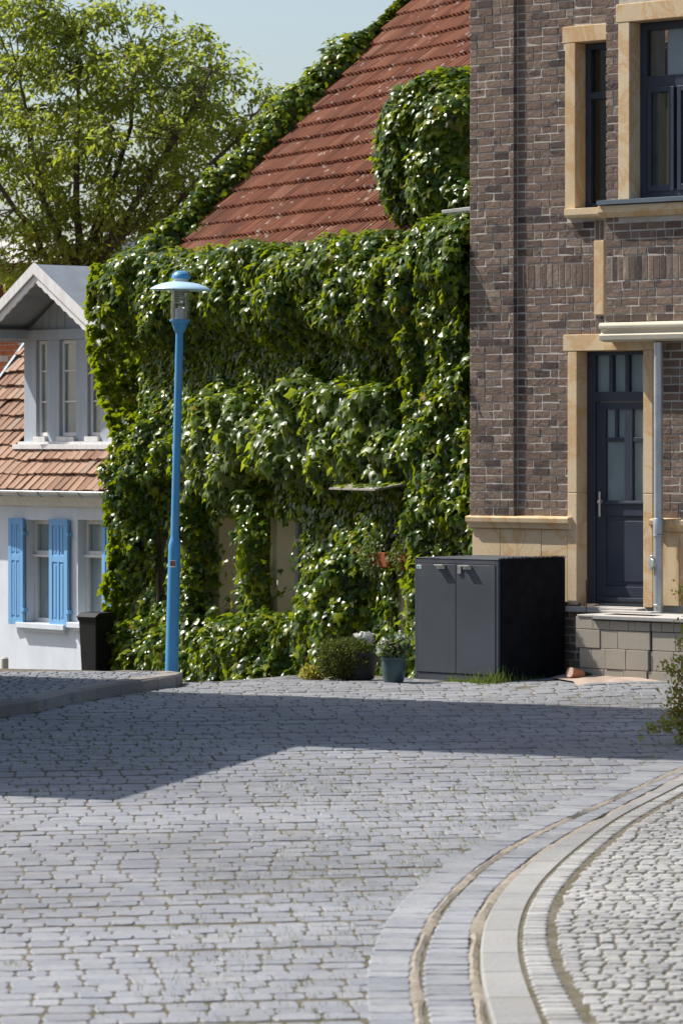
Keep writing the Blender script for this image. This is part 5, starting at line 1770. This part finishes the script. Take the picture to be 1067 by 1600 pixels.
# skeleton: limbs from the fork, then each cluster joins the nearest wood
limb_ends = [(30, 120), (120, 60), (215, 90), (300, 150), (395, 180), (-40, 220), (270, 280), (60, 300), (180, 210), (330, 110)]
nodes = [fork]
for u, v in limb_ends:
    e = wp(u, v, TD + rd.uniform(-1.2, 1.2)) - tb
    mid = fork.lerp(e, .45) + Vector((rd.uniform(-.3, .3), rd.uniform(-.3, .3), -.12 + rd.uniform(-.15, .25)))
    pts = []
    for i in range(9):
        t = i / 8
        pts.append((1 - t) ** 2 * fork + 2 * t * (1 - t) * mid + t * t * e + Vector((rd.gauss(0, .04), rd.gauss(0, .04), rd.gauss(0, .04))) * (0 < i < 8))
    wood.tube(pts, np.linspace(.085, .018, 9).tolist(), 7)
    nodes += pts[2:]
twigs = MB()
for c in cent:
    nb_ = min(nodes, key=lambda n_: (n_ - c).length + (.5 if n_.z > c.z + .5 else 0))
    m_ = nb_.lerp(c, .5) + Vector((rd.gauss(0, .08), rd.gauss(0, .08), rd.gauss(.05, .08)))
    twigs.tube([nb_, m_, c], [.016, .011, .004], 5)
    for _ in range(3):
        e = c + Vector((rd.gauss(0, .22), rd.gauss(0, .22), rd.gauss(0, .16)))
        twigs.tube([m_.lerp(c, .6), e], [.007, .003], 4)
wood.build('trunk', M['bark'], tr, smooth=True)
twigs.build('branches', M['bark'], tr)
C = np.array([tuple(c) for c in cent])
nl = 90
idx = np.repeat(np.arange(len(C)), nl)
rad_ = np.array([rd.uniform(.20, .38) for _ in cent])[idx]
d = rand_dirs(len(idx))
Pp = C[idx] + d * (rng.random((len(idx), 1)) ** .45) * rad_[:, None] * np.array([[1.15, 1.15, .8]])
leaves('crown', Pp, np.array([[-.3, -.2, .8]]) + .75 * rng.normal(size=(len(Pp), 3)), d * .6 + np.array([[0, 0, -.75]]) + .4 * rng.normal(size=(len(Pp), 3)), rng.uniform(.08, .135, len(Pp)), M['tree'], tr, OVAL_V * np.array([.85, 1, 1]), OVAL_F, 'stuff')

# ================================================================= SHRUB AT THE RIGHT EDGE
SD = 31.5
sbp = wp(1115, 1180, SD); sbp.z = float(zg(sbp.x, SD)) + .05
ss = thing('shrub', 'loose shrub with yellow green and reddish leaves leaning in at the right edge', 'shrub', tuple(sbp))
tips = [(1010, 1140), (1040, 1112), (1052, 1075), (1040, 1040), (1062, 1000), (1060, 1150), (1058, 1120), (1075, 1060), (1080, 1010), (1070, 970), (1064, 1172), (1090, 1100), (1100, 1000), (1066, 920), (1060, 1030), (1048, 1090), (1120, 1050), (1130, 960)]
mb = MB(); Cs = []; 
for u, v in tips:
    e = wp(u, v, SD + rd.uniform(-.25, .25)) - sbp
    m_ = e * .5 + Vector((.12, rd.gauss(0, .05), .14))
    pts = [Vector((0, 0, 0)) * (1 - t) ** 2 + m_ * 2 * t * (1 - t) + e * t * t for t in np.linspace(0, 1, 8)]
    mb.tube(pts, np.linspace(.009, .003, 8).tolist(), 5)
    for t in np.linspace(.3, 1, 16):
        Cs.append(tuple(Vector((0, 0, 0)) * (1 - t) ** 2 + m_ * 2 * t * (1 - t) + e * t * t))
mb.build('branches', M['bark'], ss)
Cs = np.array(Cs)
idx = np.repeat(np.arange(len(Cs)), 22)
Pp = Cs[idx] + rng.normal(0, .034, (len(idx), 3))
leaves('foliage', Pp, rand_dirs(len(Pp)) + np.array([[-.3, -.3, .5]]), rand_dirs(len(Pp)) + np.array([[-.3, 0, 0]]), rng.uniform(.022, .042, len(Pp)), M['shrubleaf'], ss, OVAL_V * np.array([1.3, 1, 1]), OVAL_F, 'stuff')

# ================================================================= NEIGHBOUR HOUSE WHOSE SHADOW LIES ON THE ROAD
sdir = Vector((SUN_H.x, SUN_H.y)).normalized()
pdir = Vector((-sdir.y, sdir.x))
if pdir.y < 0: pdir = -pdir
nb = thing('house', 'tall rendered neighbour house beyond the left edge that shades the street', 'house', (-5.0, 33.05, 0), 0)
def nbox(a, along, across, z0, z1):
    pts = [a, a + pdir * across, a + pdir * across + sdir * along, a + sdir * along]
    mb = MB()
    mb.v = [(p.x + 5.0, p.y - 33.05, z0) for p in pts] + [(p.x + 5.0, p.y - 33.05, z1) for p in pts]
    mb.f = [(0, 3, 2, 1), (4, 5, 6, 7), (0, 1, 5, 4), (1, 2, 6, 5), (2, 3, 7, 6), (3, 0, 4, 7)]
    return mb
nbox(Vector((-5.0, 33.05)), 7, 4.3, -1, 12.5).build('tower', M['render'], nb)
tE = math.tan(R(SUN_EL))
he = 4.6
L2 = he / tE
e0 = Vector((-.33, 31.3)) + sdir * L2 ; e1 = Vector((-1.67, 27.5)) + sdir * L2
mb = MB()
zz = float(zg(-1, 30))
pts = [e0, e1, e1 + sdir * 6, e0 + sdir * 6]
mb.v = [(p.x + 5, p.y - 33.05, -1.5) for p in pts] + [(p.x + 5, p.y - 33.05, zz + he) for p in pts]
mb.f = [(0, 3, 2, 1), (4, 5, 6, 7), (0, 1, 5, 4), (1, 2, 6, 5), (2, 3, 7, 6), (3, 0, 4, 7)]
mb.build('wing', M['render'], nb)
